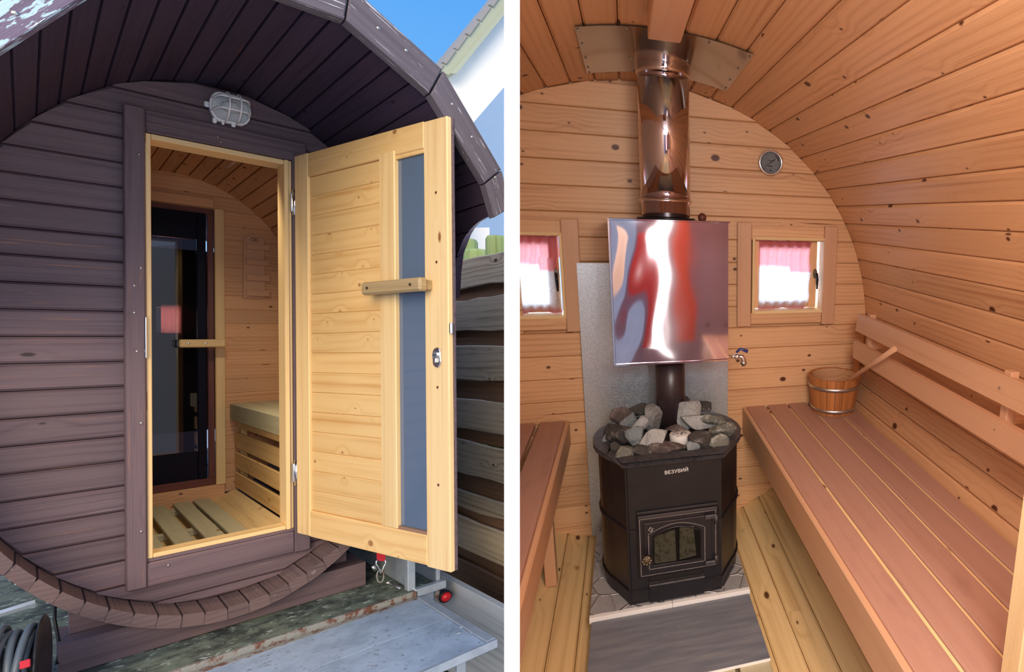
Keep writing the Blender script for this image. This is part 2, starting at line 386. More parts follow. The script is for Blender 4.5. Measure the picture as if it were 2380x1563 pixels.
# galvanised sheet, slate tile, pressed hearth mat, deck boards, tail board
def m_galv():
    mt, t, b = mat_new('galvanised_sheet'); tcn = t.nodes.new('ShaderNodeTexCoord')
    v = N(t, 'ShaderNodeTexVoronoi', inp={0: tcn.outputs['Object'], 'Scale': 380.0}); s_ = N(t, 'ShaderNodeSeparateColor', inp={0: v.outputs['Color']})
    t.links.new(mix(t, mrange(t, s_.outputs[0], .0, 1.), (.44, .50, .56), (.62, .69, .76)), b.inputs['Base Color'])
    t.links.new(mrange(t, s_.outputs[1], 0, 1, .30, .50), b.inputs['Roughness']); b.inputs['Metallic'].default_value = .8; return mt
M_galv = m_galv()
def m_slate():
    mt, t, b = mat_new('slate_tile'); tcn = t.nodes.new('ShaderNodeTexCoord')
    mp = N(t, 'ShaderNodeMapping', inp={0: tcn.outputs['Object']}); mp.inputs['Scale'].default_value = (5, 42, 5)
    n = N(t, 'ShaderNodeTexNoise', inp={0: mp.outputs[0], 'Scale': 1.0, 'Detail': 5.0})
    c = mix(t, mrange(t, n.outputs[0], .3, .75), (.16, .175, .215), (.24, .25, .285))
    v = N(t, 'ShaderNodeTexVoronoi', inp={0: tcn.outputs['Object'], 'Scale': 34.0}); c = mix(t, mrange(t, v.outputs[0], .055, .035), c, (.5, .5, .52))
    t.links.new(c, b.inputs['Base Color']); b.inputs['Roughness'].default_value = .42; return mt
M_slate = m_slate()
def m_mat():
    mt, t, b = mat_new('pressed_metal_mat'); tcn = t.nodes.new('ShaderNodeTexCoord')
    b.inputs['Base Color'].default_value = (.52, .52, .54, 1); b.inputs['Metallic'].default_value = .35; b.inputs['Roughness'].default_value = .38
    n = N(t, 'ShaderNodeTexNoise', inp={0: tcn.outputs['Object'], 'Scale': 220.0, 'Detail': 2.0})
    v = N(t, 'ShaderNodeTexVoronoi', feature='DISTANCE_TO_EDGE', inp={0: tcn.outputs['Object'], 'Scale': 11.0})
    h = math_(t, 'ADD', n.outputs[0], math_(t, 'MULTIPLY', mrange(t, v.outputs[0], .0, .05, 1, 0), 1.4))
    t.links.new(N(t, 'ShaderNodeBump', inp={'Height': h, 'Strength': .9, 'Distance': .004}).outputs[0], b.inputs['Normal']); return mt
M_mat = m_mat()
def m_deck():
    mt, t, b = mat_new('mossy_deck_board'); tcn = t.nodes.new('ShaderNodeTexCoord')
    n = N(t, 'ShaderNodeTexNoise', inp={0: tcn.outputs['Object'], 'Scale': 7.0, 'Detail': 8.0, 'Roughness': .75})
    n2 = N(t, 'ShaderNodeTexNoise', inp={0: tcn.outputs['Object'], 'Scale': 30.0, 'Detail': 6.0, 'Roughness': .7})
    c = mix(t, mrange(t, n.outputs[0], .40, .58), (.035, .048, .045), (.15, .19, .15)); c = mix(t, mrange(t, n2.outputs[0], .56, .66), c, (.42, .50, .46))
    t.links.new(c, b.inputs['Base Color']); b.inputs['Roughness'].default_value = .75
    t.links.new(N(t, 'ShaderNodeBump', inp={'Height': n2.outputs[0], 'Strength': .6, 'Distance': .004}).outputs[0], b.inputs['Normal']); return mt
M_deck = m_deck()
def m_tail():
    mt, t, b = mat_new('tailboard_panel'); tcn = t.nodes.new('ShaderNodeTexCoord')
    n = N(t, 'ShaderNodeTexNoise', inp={0: tcn.outputs['Object'], 'Scale': 9.0, 'Detail': 8.0, 'Roughness': .7})
    n2 = N(t, 'ShaderNodeTexNoise', inp={0: tcn.outputs['Object'], 'Scale': 60.0, 'Detail': 3.0})
    c = mix(t, mrange(t, n.outputs[0], .38, .68), (.40, .52, .67), (.28, .37, .49)); c = mix(t, mrange(t, n2.outputs[0], .62, .72), c, (.20, .23, .28))  # sky reflection put into the panel's blue base colour
    t.links.new(c, b.inputs['Base Color']); b.inputs['Roughness'].default_value = .5; b.inputs['Metallic'].default_value = .1; return mt
M_tail = m_tail()
def m_glass(name, col, rough=.02, alpha=.35, ior=1.45):
    mt = bpy.data.materials.new(name); mt.use_nodes = True; t = mt.node_tree; t.nodes.clear()
    o = t.nodes.new('ShaderNodeOutputMaterial'); mx = t.nodes.new('ShaderNodeMixShader'); tr = t.nodes.new('ShaderNodeBsdfTransparent'); gl = t.nodes.new('ShaderNodeBsdfPrincipled')
    tr.inputs[0].default_value = (*col, 1); gl.inputs['Base Color'].default_value = (.01, .01, .015, 1); gl.inputs['Roughness'].default_value = rough; gl.inputs['IOR'].default_value = ior
    mx.inputs[0].default_value = alpha; t.links.new(tr.outputs[0], mx.inputs[1]); t.links.new(gl.outputs[0], mx.inputs[2]); t.links.new(mx.outputs[0], o.inputs[0]); return mt
M_glass_clear = m_glass('clear_glass', (.92, .95, .95), .03, .14)
M_glass_tint = m_glass('smoked_glass', (.30, .24, .26), .02, .45, 2.0)
M_glass_leaf = plain('sky_tinted_strip_glass', (.115, .165, .25), .05, spec=.8)  # slate blue base colour stands in for the reflected sky
M_glass_fire = m_glass('fire_glass', (.75, .75, .70), .05, .15)
M_glass_thin = m_glass('dial_glass', (.97, .97, .97), .05, .03)
def m_cloth():
    mt = bpy.data.materials.new('curtain_cloth'); mt.use_nodes = True; t = mt.node_tree; t.nodes.clear()
    o = t.nodes.new('ShaderNodeOutputMaterial'); mx = t.nodes.new('ShaderNodeMixShader'); d = t.nodes.new('ShaderNodeBsdfDiffuse'); tl = t.nodes.new('ShaderNodeBsdfTranslucent')
    at = t.nodes.new('ShaderNodeAttribute'); at.attribute_name = 'dye'
    tcn = t.nodes.new('ShaderNodeTexCoord'); n = N(t, 'ShaderNodeTexNoise', inp={0: tcn.outputs['Object'], 'Scale': 160.0, 'Detail': 3.0})
    c = mix(t, at.outputs['Fac'], (.84, .87, .93), (.86, .33, .36)); c = mix(t, mrange(t, n.outputs[0], .42, .62, 0, .35), c, (.55, .42, .55))
    for s_ in (d, tl): t.links.new(c, s_.inputs[0])
    mx.inputs[0].default_value = .72; t.links.new(d.outputs[0], mx.inputs[1]); t.links.new(tl.outputs[0], mx.inputs[2]); t.links.new(mx.outputs[0], o.inputs[0]); return mt
M_cloth = m_cloth()
M_pave = speckle('pale_paving', (.50, .50, .50), (.38, .38, .38), 12)
def m_pink():
    mt = bpy.data.materials.new('pink_cloth'); mt.use_nodes = True; t = mt.node_tree; t.nodes.clear()
    o = t.nodes.new('ShaderNodeOutputMaterial'); d = t.nodes.new('ShaderNodeBsdfTranslucent'); d.inputs[0].default_value = (.85, .36, .30, 1); t.links.new(d.outputs[0], o.inputs[0]); return mt
M_pinkcloth = m_pink()
M_gravel = speckle('gravel', (.10, .12, .14), (.36, .42, .46), 60, .45, .6)
M_soil = speckle('dark_soil', (.02, .022, .022), (.06, .06, .055), 12)
# ================================================================== THE YARD: barrel sauna on a trailer (left photograph)
EX, EZ, EA, EB = .46, 1.78, .655, 1.03
def ell(deg, r=1.0): a = math.radians(deg); return (EX + EA * r * math.sin(a), EZ + EB * r * math.cos(a))
def xw(z, r=1.0): k = 1 - ((z - EZ) / (EB * r)) ** 2; return EA * r * math.sqrt(max(k, 0))
def yfront(deg):
    d = abs((deg + 180) % 360 - 180); pts = [(0, -1.0), (62.3, -1.0), (62.6, -.95), (63.1, -.874), (63.8, -.818), (64.8, -.757), (66.1, -.704), (67.8, -.653), (70.1, -.597), (74.1, -.54), (79.4, -.49), (82, -.47), (82.01, -.16), (181, -.16)]
    for (a, b), (c, e_) in zip(pts, pts[1:]):
        if a <= d <= c: return b + (e_ - b) * (d - a) / (c - a)
    return -.16
ground = MB().box(-14, 16, -12, 30, -.1, 0, .001)
single('L', 'ground', ground, M_pave, 'pale paved yard ground beneath the trailer', None, 'structure')
single('L', 'soil_strip', MB().box(1.155, 2.4, -2.0, 6, 0, .01, .002), M_soil, 'dark bare soil strip under the fence', None, 'structure')
sauna = top('L', 'barrel_sauna', 'dark stained barrel sauna with its pale pine door standing open, on the trailer', 'sauna', (EX, 0, .70))
def seg(mb, a0, a1, r0, r1, y00, y01, yb, gap=.09, v=.05):
    """one curved-shell board between angles a0 and a1, inner radius r0, with V-grooved inner edges"""
    w = a1 - a0; dm = abs(((a0 + a1) / 2 + 180) % 360 - 180); FR = [.14 + .72 * i / 21 for i in range(22)] if 58 < dm < 74 else [.3, .5, .7]
    P = [(a0 + gap * .3, r1), (a0 + gap * .3, r0 + .012), (a0 + gap + v * 4, r0)] + [(a0 + w * f, r0) for f in FR] + [(a1 - gap - v * 4, r0), (a1 - gap * .3, r0 + .012), (a1 - gap * .3, r1)] + [(a0 + w * f, r1) for f in FR[::-1]]
    rings = []
    for k in (0, 1):
        ring = []
        for (a, r) in P:
            x, z = ell(a, r); f = (a - a0) / (a1 - a0); y = (yfront(a) if 55 < abs((a + 180) % 360 - 180) < 79 else y00 + (y01 - y00) * f) if k == 0 else yb; ring.append((x, y, z))
        rings.append(ring)
    mb.loft(rings, True, True); mb.fix = True; return mb
STEP = 360 / 71
for k in range(71):
    a0 = -1.1 + k * STEP; a1 = a0 + STEP; am = (a0 + a1) / 2
    d = abs((am + 180) % 360 - 180)
    w = .5 + 1.2 * (abs(math.sin(k * 1.7))) * (1 if d > 85 else 0)
    y0 = yfront(a0 + .01) + (random.uniform(-.004, .004) if d > 85 else 0); y1 = yfront(a1 - .01)
    if 76 < d < 88: y0 = y1 = yfront(am)
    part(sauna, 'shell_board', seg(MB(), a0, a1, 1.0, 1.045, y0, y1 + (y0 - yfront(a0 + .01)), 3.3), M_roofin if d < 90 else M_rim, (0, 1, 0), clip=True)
# fascia boards round the front edge of the overhang
FA = [-78, -56, -34, -11.8, 10.6, 33, 55.4, 77.5]
for i in range(7):
    a, b = FA[i], FA[i + 1]; P = []
    for (g, r) in ((a, .985), (b, .985), (b, 1.10), (a, 1.10)): P.append(ell(g, r))
    if i == 6:                                               # the lowest one stops short
        f = .34; P = [P[0], tuple(P[0][j] + (P[1][j] - P[0][j]) * f for j in (0, 1)), tuple(P[3][j] + (P[2][j] - P[3][j]) * f for j in (0, 1)), P[3]]
    c = np.mean(P, axis=0); P = [tuple(c + (np.array(p) - c) * .982) for p in P]
    lab = 'fascia board with flaking pale blue paint' if i <= 2 else 'grey brown fascia board with white paint flecks'
    part(sauna, 'fascia_board', MB().slab(P, (0, -1.045, 0), (1, 0, 0), (0, 0, 1), (0, -1, 0), .045, .004), M_peel if i in (1, 2) else M_fascia,
         (math.cos(math.radians((a + b) / 2)) * EA, 0, -math.sin(math.radians((a + b) / 2)) * EB), lab, clip=True)
for i, (x, y) in enumerate([(35, 30), (880, 65), (945, 117), (1052, 242), (1098, 318), (1152, 412)]):
    p = Y(x, y, 1, -1.046); part(sauna, 'screw', MB().blob(p, (.006, .002, .006), 1, 0), M_screw)
# facade planks
zj = [1.797 + k * .0915 for k in range(-12, 13)]
def fplank(z0, z1, side):
    z0 = max(z0, EZ - EB + .004); z1 = min(z1, EZ + EB - .004)
    if z1 - z0 < .01: return
    z0 += .0013; z1 -= .0013; zs = [z0, (z0 + z1) / 2, z1]
    Lx = [EX - xw(z, .999) for z in zs]; Rx = [EX + xw(z, .999) for z in zs]
    if side == 'l': Rx = [.240] * 3
    if side == 'r': Lx = [.680] * 3
    poly = [(Lx[i], zs[i]) for i in range(3)] + [(Rx[i], zs[i]) for i in (2, 1, 0)]
    part(sauna, 'plank', MB().slab(poly, (0, 0, 0), (1, 0, 0), (0, 0, 1), (0, -1, 0), .034, .0075), M_dark, (1, 0, 0))
for z0, z1 in zip(zj, zj[1:]):
    if z1 <= .90 or z0 >= 2.60: fplank(z0, z1, 'f')
    else: fplank(z0, z1, 'l'); fplank(z0, z1, 'r')
bk_ = MB()
for z0, z1 in zip(zj, zj[1:]):
    z0 = max(z0, EZ - EB + .01); z1 = min(z1, EZ + EB - .01)
    if z1 <= z0: continue
    w_ = min(xw(z0, .985), xw(z1, .985))
    for xa, xb in ([(EX - w_, EX + w_)] if (z1 <= .90 or z0 >= 2.60) else [(EX - w_, .250), (.670, EX + w_)]):
        if xb - xa > .02: bk_.box(xa, xb, .0345, .042, z0, z1, .0002)
part(sauna, 'facade_backing', bk_, M_darkhole)
# door frame
part(sauna, 'door_post', MB().box(.207, .258, -.034, -.001, .866, 2.648, .004), M_dark, (0, 0, 1))
part(sauna, 'door_post', MB().box(.664, .716, -.034, -.001, .862, 2.60, .004), M_dark, (0, 0, 1))
part(sauna, 'door_head', MB().box(.2585, .712, -.033, -.001, 2.560, 2.645, .004), M_dark, (1, 0, 0))
part(sauna, 'door_sill_board', MB().box(.2585, .6635, -.033, -.001, .866, .955, .004), M_dark, (1, 0, 0))
part(sauna, 'door_sill_board', MB().box(.2585, .6635, -.024, -.001, .956, .968, .001), M_dark, (1, 0, 0))
part(sauna, 'door_jamb', MB().box(.2585, .272, -.022, .085, .968, 2.558, .002), M_doorf, (0, 0, 1))
part(sauna, 'door_jamb', MB().box(.640, .6635, -.022, .085, .968, 2.558, .002), M_doorf, (0, 0, 1))
part(sauna, 'door_jamb', MB().box(.640, .6535, -.030, -.022, .968, 2.558, .002), M_doorf, (0, 0, 1))
part(sauna, 'door_jamb', MB().box(.2725, .6395, -.022, .085, 2.538, 2.558, .002), M_doorf, (1, 0, 0))
part(sauna, 'door_jamb', MB().box(.2725, .6395, -.022, .055, .968, .984, .002), M_doorf, (1, 0, 0))
part(sauna, 'strike_plate', MB().box(.2535, .2600, -.0375, -.030, Y(340, 833, 1, -.03)[2], Y(340, 737, 1, -.03)[2], .002), M_chrome)
for (x, y) in [(381 / 3.005, 242), (322, 358), (327, 623), (312, 664), (312, 727), (318, 817), (328, 984), (328, 1237), (391, 1316), (506, 317), (513, 329)]:
    if x > 300: p = Y(x, y, 1, -.036); part(sauna, 'screw', MB().blob(p, (.0035, .0018, .0055), 1, 0), M_screw)
for z in (Y(677, 470, 1, -.05)[2], Y(683, 1100, 1, -.05)[2]):
    h = MB(); h.tube([(.668, -.050, z - .055), (.668, -.050, z + .055)], .008, 8); h.box(.655, .668, -.047, -.036, z - .04, z + .04, .001); part(sauna, 'hinge', h, M_chrome)

# the open door leaf
DH = Vector((.665, -.062, 0)); DU = Vector((.191, -.981, 0)).normalized(); DN = Vector((DU.y, -DU.x, 0))
DM = Matrix(((DU.x, -DN.x, 0, DH.x), (DU.y, -DN.y, 0, DH.y), (0, 0, 1, 0), (0, 0, 0, 1)))   # local: x along leaf, y away from the camera side, z up
def dmb(): q = MB(); q.T = DM; q.fix = True; return q
def dpart(par, name, x0, x1, z0, z1, y0, y1, mat, vert=False, c=.003, label=None):
    return part(par, name, dmb().box(x0, x1, y0, y1, z0, z1, c), mat, (0, 0, 1) if vert else tuple(DU), label)
leaf = dpart(sauna, 'door_leaf', .0, 1.012, .945, 2.570, .0185, .028, M_dark, False, .002, 'open pine door leaf with a tall narrow glass strip')
dpart(leaf, 'stile', 0, .102, .952, 2.572, 0, .018, M_doorf, True)
dpart(leaf, 'stile', .880, 1.012, .945, 2.567, 0, .018, M_doorf, True)
dpart(leaf, 'stile', .612, .708, 1.062, 2.490, -.003, .0175, M_doorf, True)
dpart(leaf, 'rail', .1025, .8795, 2.470, 2.570, 0, .018, M_door)
dpart(leaf, 'rail', .1025, .8795, .950, 1.060, 0, .018, M_door)
zs = [2.4695, 2.448, 2.364, 2.28, 2.196, 2.112, 2.03, 1.948, 1.865, 1.783, 1.702, 1.62, 1.538, 1.456, 1.373, 1.289, 1.206, 1.119, 1.0605]
zs = [2.4695] + [2.4695 - (2.4695 - 1.0605) * k / 17 for k in range(1, 18)]
for a, b in zip(zs, zs[1:]): dpart(leaf, 'plank', .1025, .6115, b + .0003, a - .0003, .007, .0178, M_door, False, .003)
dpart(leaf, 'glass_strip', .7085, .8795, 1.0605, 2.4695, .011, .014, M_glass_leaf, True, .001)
dpart(leaf, 'glazing_bead', .7085, .8795, 2.455, 2.4695, .002, .0105, M_door, False, .001)
dpart(leaf, 'glazing_bead', .7085, .8795, 1.0605, 1.073, .002, .0105, M_liveback, False, .001, 'dark stained lower glazing bead')
h = dmb(); h.box(.583, .937, -.052, -.022, 1.944, 1.992, .007); part(leaf, 'handle', h, M_handle, tuple(DU), 'grey brown wooden bar handle')
h = dmb(); h.box(.620, .655, -.022, -.004, 1.950, 1.986, .003); h.box(.890, .925, -.022, .0, 1.950, 1.986, .003); part(leaf, 'handle_block', h, M_handle, tuple(DU))
for x in (.625, .885): q = dmb(); q.blob((x, -.053, 1.968), (.008, .002, .006), 1, 0); part(leaf, 'screw', q, M_brass)
q = dmb(); n = 20
ring = lambda rx, rz, y: [(.952 + rx * math.cos(2 * PI * i / n), y, 1.707 + (rz - rx) * (1 if math.sin(2 * PI * i / n) > 0 else -1) + rx * math.sin(2 * PI * i / n)) for i in range(n)]
q.loft([ring(.022, .036, 0), ring(.022, .036, -.004), ring(.020, .034, -.006)], True, True); part(leaf, 'lock_plate', q, M_chrome)
q = dmb(); q.loft([[(.952 + .013 * math.cos(2 * PI * i / n), y, 1.716 + .013 * math.sin(2 * PI * i / n)) for i in range(n)] for y in (-.006, -.012)], True, True); q.box(.945, .959, -.012, -.006, 1.688, 1.712, .003); part(leaf, 'lock_cylinder', q, M_zinc)
q = dmb(); q.box(.944, .960, -.0132, -.012, 1.7145, 1.7175, .0005); part(leaf, 'keyhole', q, M_blk)
q = dmb(); q.box(1.018, 1.030, -.003, .006, 1.79, 1.83, .003); part(leaf, 'latch', q, M_chrome)
for z in (2.30, 2.05, 1.60, 1.25): q = dmb(); q.blob((.95, -.001, z), (.006, .0015, .006), 1, 0); part(leaf, 'nail_hole', q, M_redwood)

# inside the barrel: lining, floor, partition with the glass door
for k in range(71):
    a0 = 2 + k * STEP
    if not (a0 % 360 < 128 or a0 % 360 > 300): continue
    def eseg(mb, a0, a1):
        P = [(a0 + .05, .962), (a0 + .05, .945), (a0 + .3, .932), (a1 - .3, .932), (a1 - .05, .945), (a1 - .05, .962)]
        mb.loft([[(ell(a, r)[0], y, ell(a, r)[1]) for a, r in P] for y in (.10, 1.462)], True, True); mb.fix = True; return mb
    part(sauna, 'lining_board', eseg(MB(), a0, a0 + STEP), M_pine, (0, 1, 0))
zp = [.90 + .083 * k for k in range(24)]
for z0, z1 in zip(zp, zp[1:]):
    if z0 > EZ + EB * .93: break
    zm = [z0, (z0 + z1) / 2, min(z1, EZ + EB * .93)]
    xl = -.02 if z0 > 2.5 else .64
    Rr = [EX + xw(z, .95) for z in zm]
    Ll = [max(xl, EX - xw(z, .95)) if z0 > 2.5 else xl for z in zm]
    if Rr[0] - Ll[0] < .03: continue
    part(sauna, 'partition_plank', MB().slab([(Ll[i], zm[i]) for i in range(3)] + [(Rr[i], zm[i]) for i in (2, 1, 0)], (0, 1.462, 0), (1, 0, 0), (0, 0, 1), (0, -1, 0), .03, .003), M_pine)
part(sauna, 'partition_plank', MB().box(.0, .67, 1.44, 1.48, .80, .955, .003), M_pine)
part(sauna, 'inner_door_trim', MB().box(.634, .674, 1.435, 1.461, .953, 2.565, .003), M_doorf, (0, 0, 1))
part(sauna, 'inner_door_trim', MB().box(.05, .6335, 1.44, 1.461, 2.565, 2.62, .003), M_pine)
idoor = part(sauna, 'inner_door', MB().box(.12, .6335, 1.462, 1.478, 2.53, 2.5648, .002), M_redwood, (1, 0, 0), 'dark framed smoked glass inner door')
part(idoor, 'frame', MB().box(.608, .6335, 1.462, 1.478, .975, 2.53, .002), M_redwood, (0, 0, 1), 'red brown door frame')
part(idoor, 'stile', MB().box(.566, .600, 1.446, 1.474, 1.0, 2.529, .002), M_navy, (0, 0, 1))
part(idoor, 'rail', MB().box(.10, .5655, 1.448, 1.474, 2.375, 2.529, .002), M_navy)
part(idoor, 'rail', MB().box(.10, .5655, 1.452, 1.474, 1.0, 1.160, .002), M_navy)
part(idoor, 'sill', MB().box(.02, .6335, 1.45, 1.478, .956, .999, .002), M_redwood)
part(idoor, 'glass', MB().box(.10, .5655, 1.462, 1.466, 1.1605, 2.3745, .001), M_glass_tint)
hh = MB(); hh.box(.485, .663, 1.340, 1.372, 1.755, 1.800, .006); part(idoor, 'handle', hh, M_doorf, (1, 0, 0), 'pale wooden bar handle')
part(idoor, 'handle_block', MB().box(.64, .66, 1.3725, 1.4345, 1.76, 1.795, .003), M_doorf); part(idoor, 'handle_block', MB().box(.485, .500, 1.3725, 1.4405, 1.758, 1.797, .003), M_redwood)
for x in (.52, .585): part(idoor, 'screw', MB().blob((x, 1.339, 1.778), (.005, .002, .006), 1, 0), M_chrome)
# steam room behind the glass: dark back wall with a curtained window
wa, wb_ = Y(364, 714, 1, 3.0), Y(421, 772, 1, 3.0)
bw = MB(); bw.box(.02, .94, 3.02, 3.06, 1.12, wb_[2], .001); bw.box(.02, .90, 3.02, 3.06, wa[2], 2.5, .001); bw.box(.02, wa[0], 3.02, 3.06, wb_[2], wa[2], .001); bw.box(wb_[0], .94, 3.02, 3.06, wb_[2], wa[2], .001)
part(sauna, 'rear_wall', bw, M_pine)
part(sauna, 'rear_curtain', MB().grid(lambda u, v: (wa[0] + .02 + (wb_[0] - wa[0] - .02) * u, 3.0 + .004 * math.sin(u * 30), wb_[2] - .01 + (wa[2] - wb_[2] + .03) * v), 24, 6), M_pinkcloth, label='pink curtain glimpsed through the smoked glass')
light('AREA', 'rear_window_daylight', 9, (1, .95, .9), aim(((wa[0] + wb_[0]) / 2, 3.16, (wa[2] + wb_[2]) / 2), (0, -1, 0)), shape='RECTANGLE', size=.3, size_y=.3)
fl = MB(); fl.box(.12, .62, .056, 1.44, .80, .845, .001); fl.box(.2725, .6395, .036, .086, .80, .9675, .001); part(sauna, 'floor_base', fl, M_floor, (0, 1, 0))
for (x0, z0, x1, z1) in ((.601, .865, .652, .888), (.652, .888, .712, .914)):
    part(sauna, 'floor_board', MB().slab([(x0, z0), (x1, z1), (x1, z1 - .022), (x0, z0 - .022)], (0, .087, 0), (1, 0, 0), (0, 0, 1), (0, -1, 0), 1.352, .001), M_floor, (0, 1, 0))
deckroot = top('L', 'duckboard', 'grey green slatted duckboard inside the open doorway of the barrel sauna', 'duckboard', (.46, .75, .846))
for x0 in (.291, .383, .475, .549): part(deckroot, 'slat', MB().box(x0 - .012, x0 + .050, .09, 1.395, .876, .896, .003), M_duck, (0, 1, 0))
for y in (.2, .75, 1.3): part(deckroot, 'batten', MB().box(.28, .60, y, y + .04, .846, .875, .002), M_duck, (1, 0, 0))
b = top('L', 'changing_bench', 'pale bench with a slatted front just inside the open doorway', 'bench', (.82, .8, .90))
part(b, 'apron', MB().box(.690, .708, .14, 1.434, 1.328, 1.4225, .004), M_duck, (0, 1, 0))
for i in range(3): part(b, 'seat_slat', MB().box(.7085 + i * .075, .780 + i * .075, .14, 1.434, 1.402, 1.4225, .003), M_duck, (0, 1, 0))
for z0, z1 in ((1.286, 1.327), (1.161, 1.253), (1.044, 1.136), (.927, 1.018)): part(b, 'front_slat', MB().box(.709, .722, .14, 1.434, z0, z1, .003), M_door, (0, 1, 0))
for y in (.25, 1.36): part(b, 'upright', MB().box(.7225, .752, y, y + .05, .935, 1.401, .002), M_door, (0, 0, 1))
# spectacles rack on the partition
rk = top('L', 'spectacles_rack', 'pale wooden rack with four notched bars and a spectacles emblem', 'rack', (.80, 1.44, 1.95))
def RKp(x, y): p = Y(x, y, 1, 1.44); return (p[0], p[2])
part(rk, 'back_board', MB().slab([RKp(566, 553), RKp(588, 544), RKp(616, 556), RKp(618, 690), RKp(608, 695), RKp(566, 693)], (0, 1.447, 0), (1, 0, 0), (0, 0, 1), (0, -1, 0), .013, .002), M_back, (0, 0, 1))
for yy in (569, 604, 640, 675):
    (xa, z1), (xb, z0) = RKp(572, yy - 2), RKp(626, yy + 15); w = xb - xa
    poly = [(xa, z0), (xb, z0), (xb, z1), (xa + w * .72, z1), (xa + w * .64, z1 - .007), (xa + w * .5, z1 - .009), (xa + w * .40, z1 - .002), (xa, z1)]
    part(rk, 'bar', MB().slab(poly, (0, 1.425, 0), (1, 0, 0), (0, 0, 1), (0, -1, 0), .008, .001), M_back)
    part(rk, 'peg', MB().box(xa + .004, xa + .014, 1.4335, 1.4465, z0 + .004, z0 + .018, .001), M_back)
em = MB(); ex_, ez_ = RKp(591, 558)
for s_ in (-1, 1): em.tube([(ex_ + s_ * .0085 + .0085 * math.cos(a), 1.4325, ez_ + .009 * math.sin(a)) for a in [i * PI / 8 for i in range(16)]], .0011, 5, True)
em.tube([(ex_ - .012, 1.4325, ez_ + .012), (ex_, 1.4325, ez_ + .018), (ex_ + .012, 1.4325, ez_ + .010)], .0009, 5); part(rk, 'emblem', em, M_blk, label='black outline of a pair of spectacles')

# bulkhead lamp over the door
lp = top('L', 'bulkhead_lamp', 'white oval caged lamp above the sauna door', 'lamp', (.478, -.002, 2.72))
LC = Vector((.4785, -.03, 2.718)); rx, rz, hl = .030, .056, .026
def stad(s, y, n=28, kx=1, kz=1):
    out = []
    for i in range(n):
        a = 2 * PI * i / n; c, si = math.cos(a), math.sin(a)
        out.append((LC.x + (hl if c >= 0 else -hl) * kx + c * rx * s, y, LC.z + si * rz * s * kz))
    return out
part(lp, 'base', MB().loft([stad(1.02, -.002), stad(1.04, -.02), stad(.96, -.034)], True, True, True), M_ceramic)
part(lp, 'glass_dome', MB().loft([stad(.88, -.0345), stad(.86, -.06), stad(.70, -.095), stad(.40, -.112), stad(.06, -.118)], True, False, True), M_glass_clear)
part(lp, 'bulb', MB().blob((LC.x, -.065, LC.z), (.032, .02, .022), 2, 0), M_ceramic)
cg = MB(); cg.tube(stad(.98, -.040, 32), .0042, 6, True)
for s_ in (1, -1):
    pts = [(LC.x + (hl if math.cos(a) >= 0 else -hl) * .9 + math.cos(a) * rx * .95, -.042 - .078 * max(0, math.sin(a * 1)) ** .6 if False else -.042 - .074 * (1 - abs(math.cos(a)) ** 4), LC.z + s_ * rz * .42) for a in [PI * i / 16 for i in range(17)]]
    cg.tube(pts, .0036, 6)
for xo in (-.5, .62):
    cg.tube([(LC.x + xo * hl * 1.1, -.040 - .086 * math.sin(a) ** .8, LC.z - math.cos(a) * rz) for a in [PI * i / 14 for i in range(15)]], .0028, 6)
part(lp, 'cage', cg, M_ceramic)
for q_ in ((.430, .442, -.03, -.012, 2.649, 2.672, .003), (.455, .462, -.034, -.02, 2.649, 2.670, .002), (.482, .494, -.034, -.02, 2.649, 2.670, .003), (.408, .424, -.03, -.014, 2.708, 2.730, .004)): part(lp, 'clip', MB().box(*q_), M_ceramic)

# cradle under the barrel
cr_ = top('L', 'cradle', 'dark brown timber cradle beam carrying the round barrel', 'cradle', (.46, 0, .656))
def under(x): k = (x - EX) / (EA * 1.052); return EZ - EB * 1.052 * math.sqrt(max(0, 1 - k * k))
xs_ = [.060 + (.892 - .060) * i / 40 for i in range(41)]
part(cr_, 'beam', MB().slab([(.060, .656), (.892, .656)] + [(x, min(.762, under(x))) for x in xs_[::-1]], (0, -.098, 0), (1, 0, 0), (0, 0, 1), (0, -1, 0), .198, .001), M_dark)
for xa, xb in ((.085, .245), (.675, .845)):
    xx = [xa + (xb - xa) * i / 8 for i in range(9)]; up = [(x, min(.93, under(x))) for x in xx if under(x) > .768]
    part(cr_, 'saddle', MB().slab([(up[0][0], .7625), (up[-1][0], .7625)] + up[::-1], (0, -.012, 0), (1, 0, 0), (0, 0, 1), (0, -1, 0), .08, .001), M_dark)
part(cr_, 'beam', MB().box(.060, .892, 2.6, 2.8, .656, .70, .004), M_dark)

# trailer
tr = top('L', 'trailer', 'flat trailer with mossy plywood deck and rusty steel rear edge', 'trailer', (.4, 1.0, .0))
part(tr, 'deck', MB().box(-.95, 1.085, -.355, 3.5, .625, .654, .003), M_deck)
rl = MB(); rl.box(-.95, 1.0, -.372, -.3555, .600, .656, .002); part(tr, 'edge_rail', rl, M_rust, label='rusty steel angle along the deck edge')
part(tr, 'corner_rail', MB().box(.992, 1.115, -.372, -.340, .626, .662, .003), M_alu, label='galvanised corner rail')
part(tr, 'side_panel', MB().box(.985, .998, -.31, 3.4, .656, .97, .002), M_alu, (0, 1, 0), 'grey metal side panel')
part(tr, 'corner_post', MB().box(.970, 1.000, -.350, -.311, .656, .97, .003), M_alu, (0, 0, 1))
part(tr, 'corner_post', MB().box(1.085, 1.100, -.345, -.325, .662, .80, .002), M_alu, (0, 0, 1))
part(tr, 'lamp_bracket', MB().box(1.075, 1.092, -.36, -.352, .535, .626, .002), M_rust)
part(tr, 'lamp_bracket', MB().box(1.03, 1.0745, -.345, -.335, .55, .626, .002), M_alu)
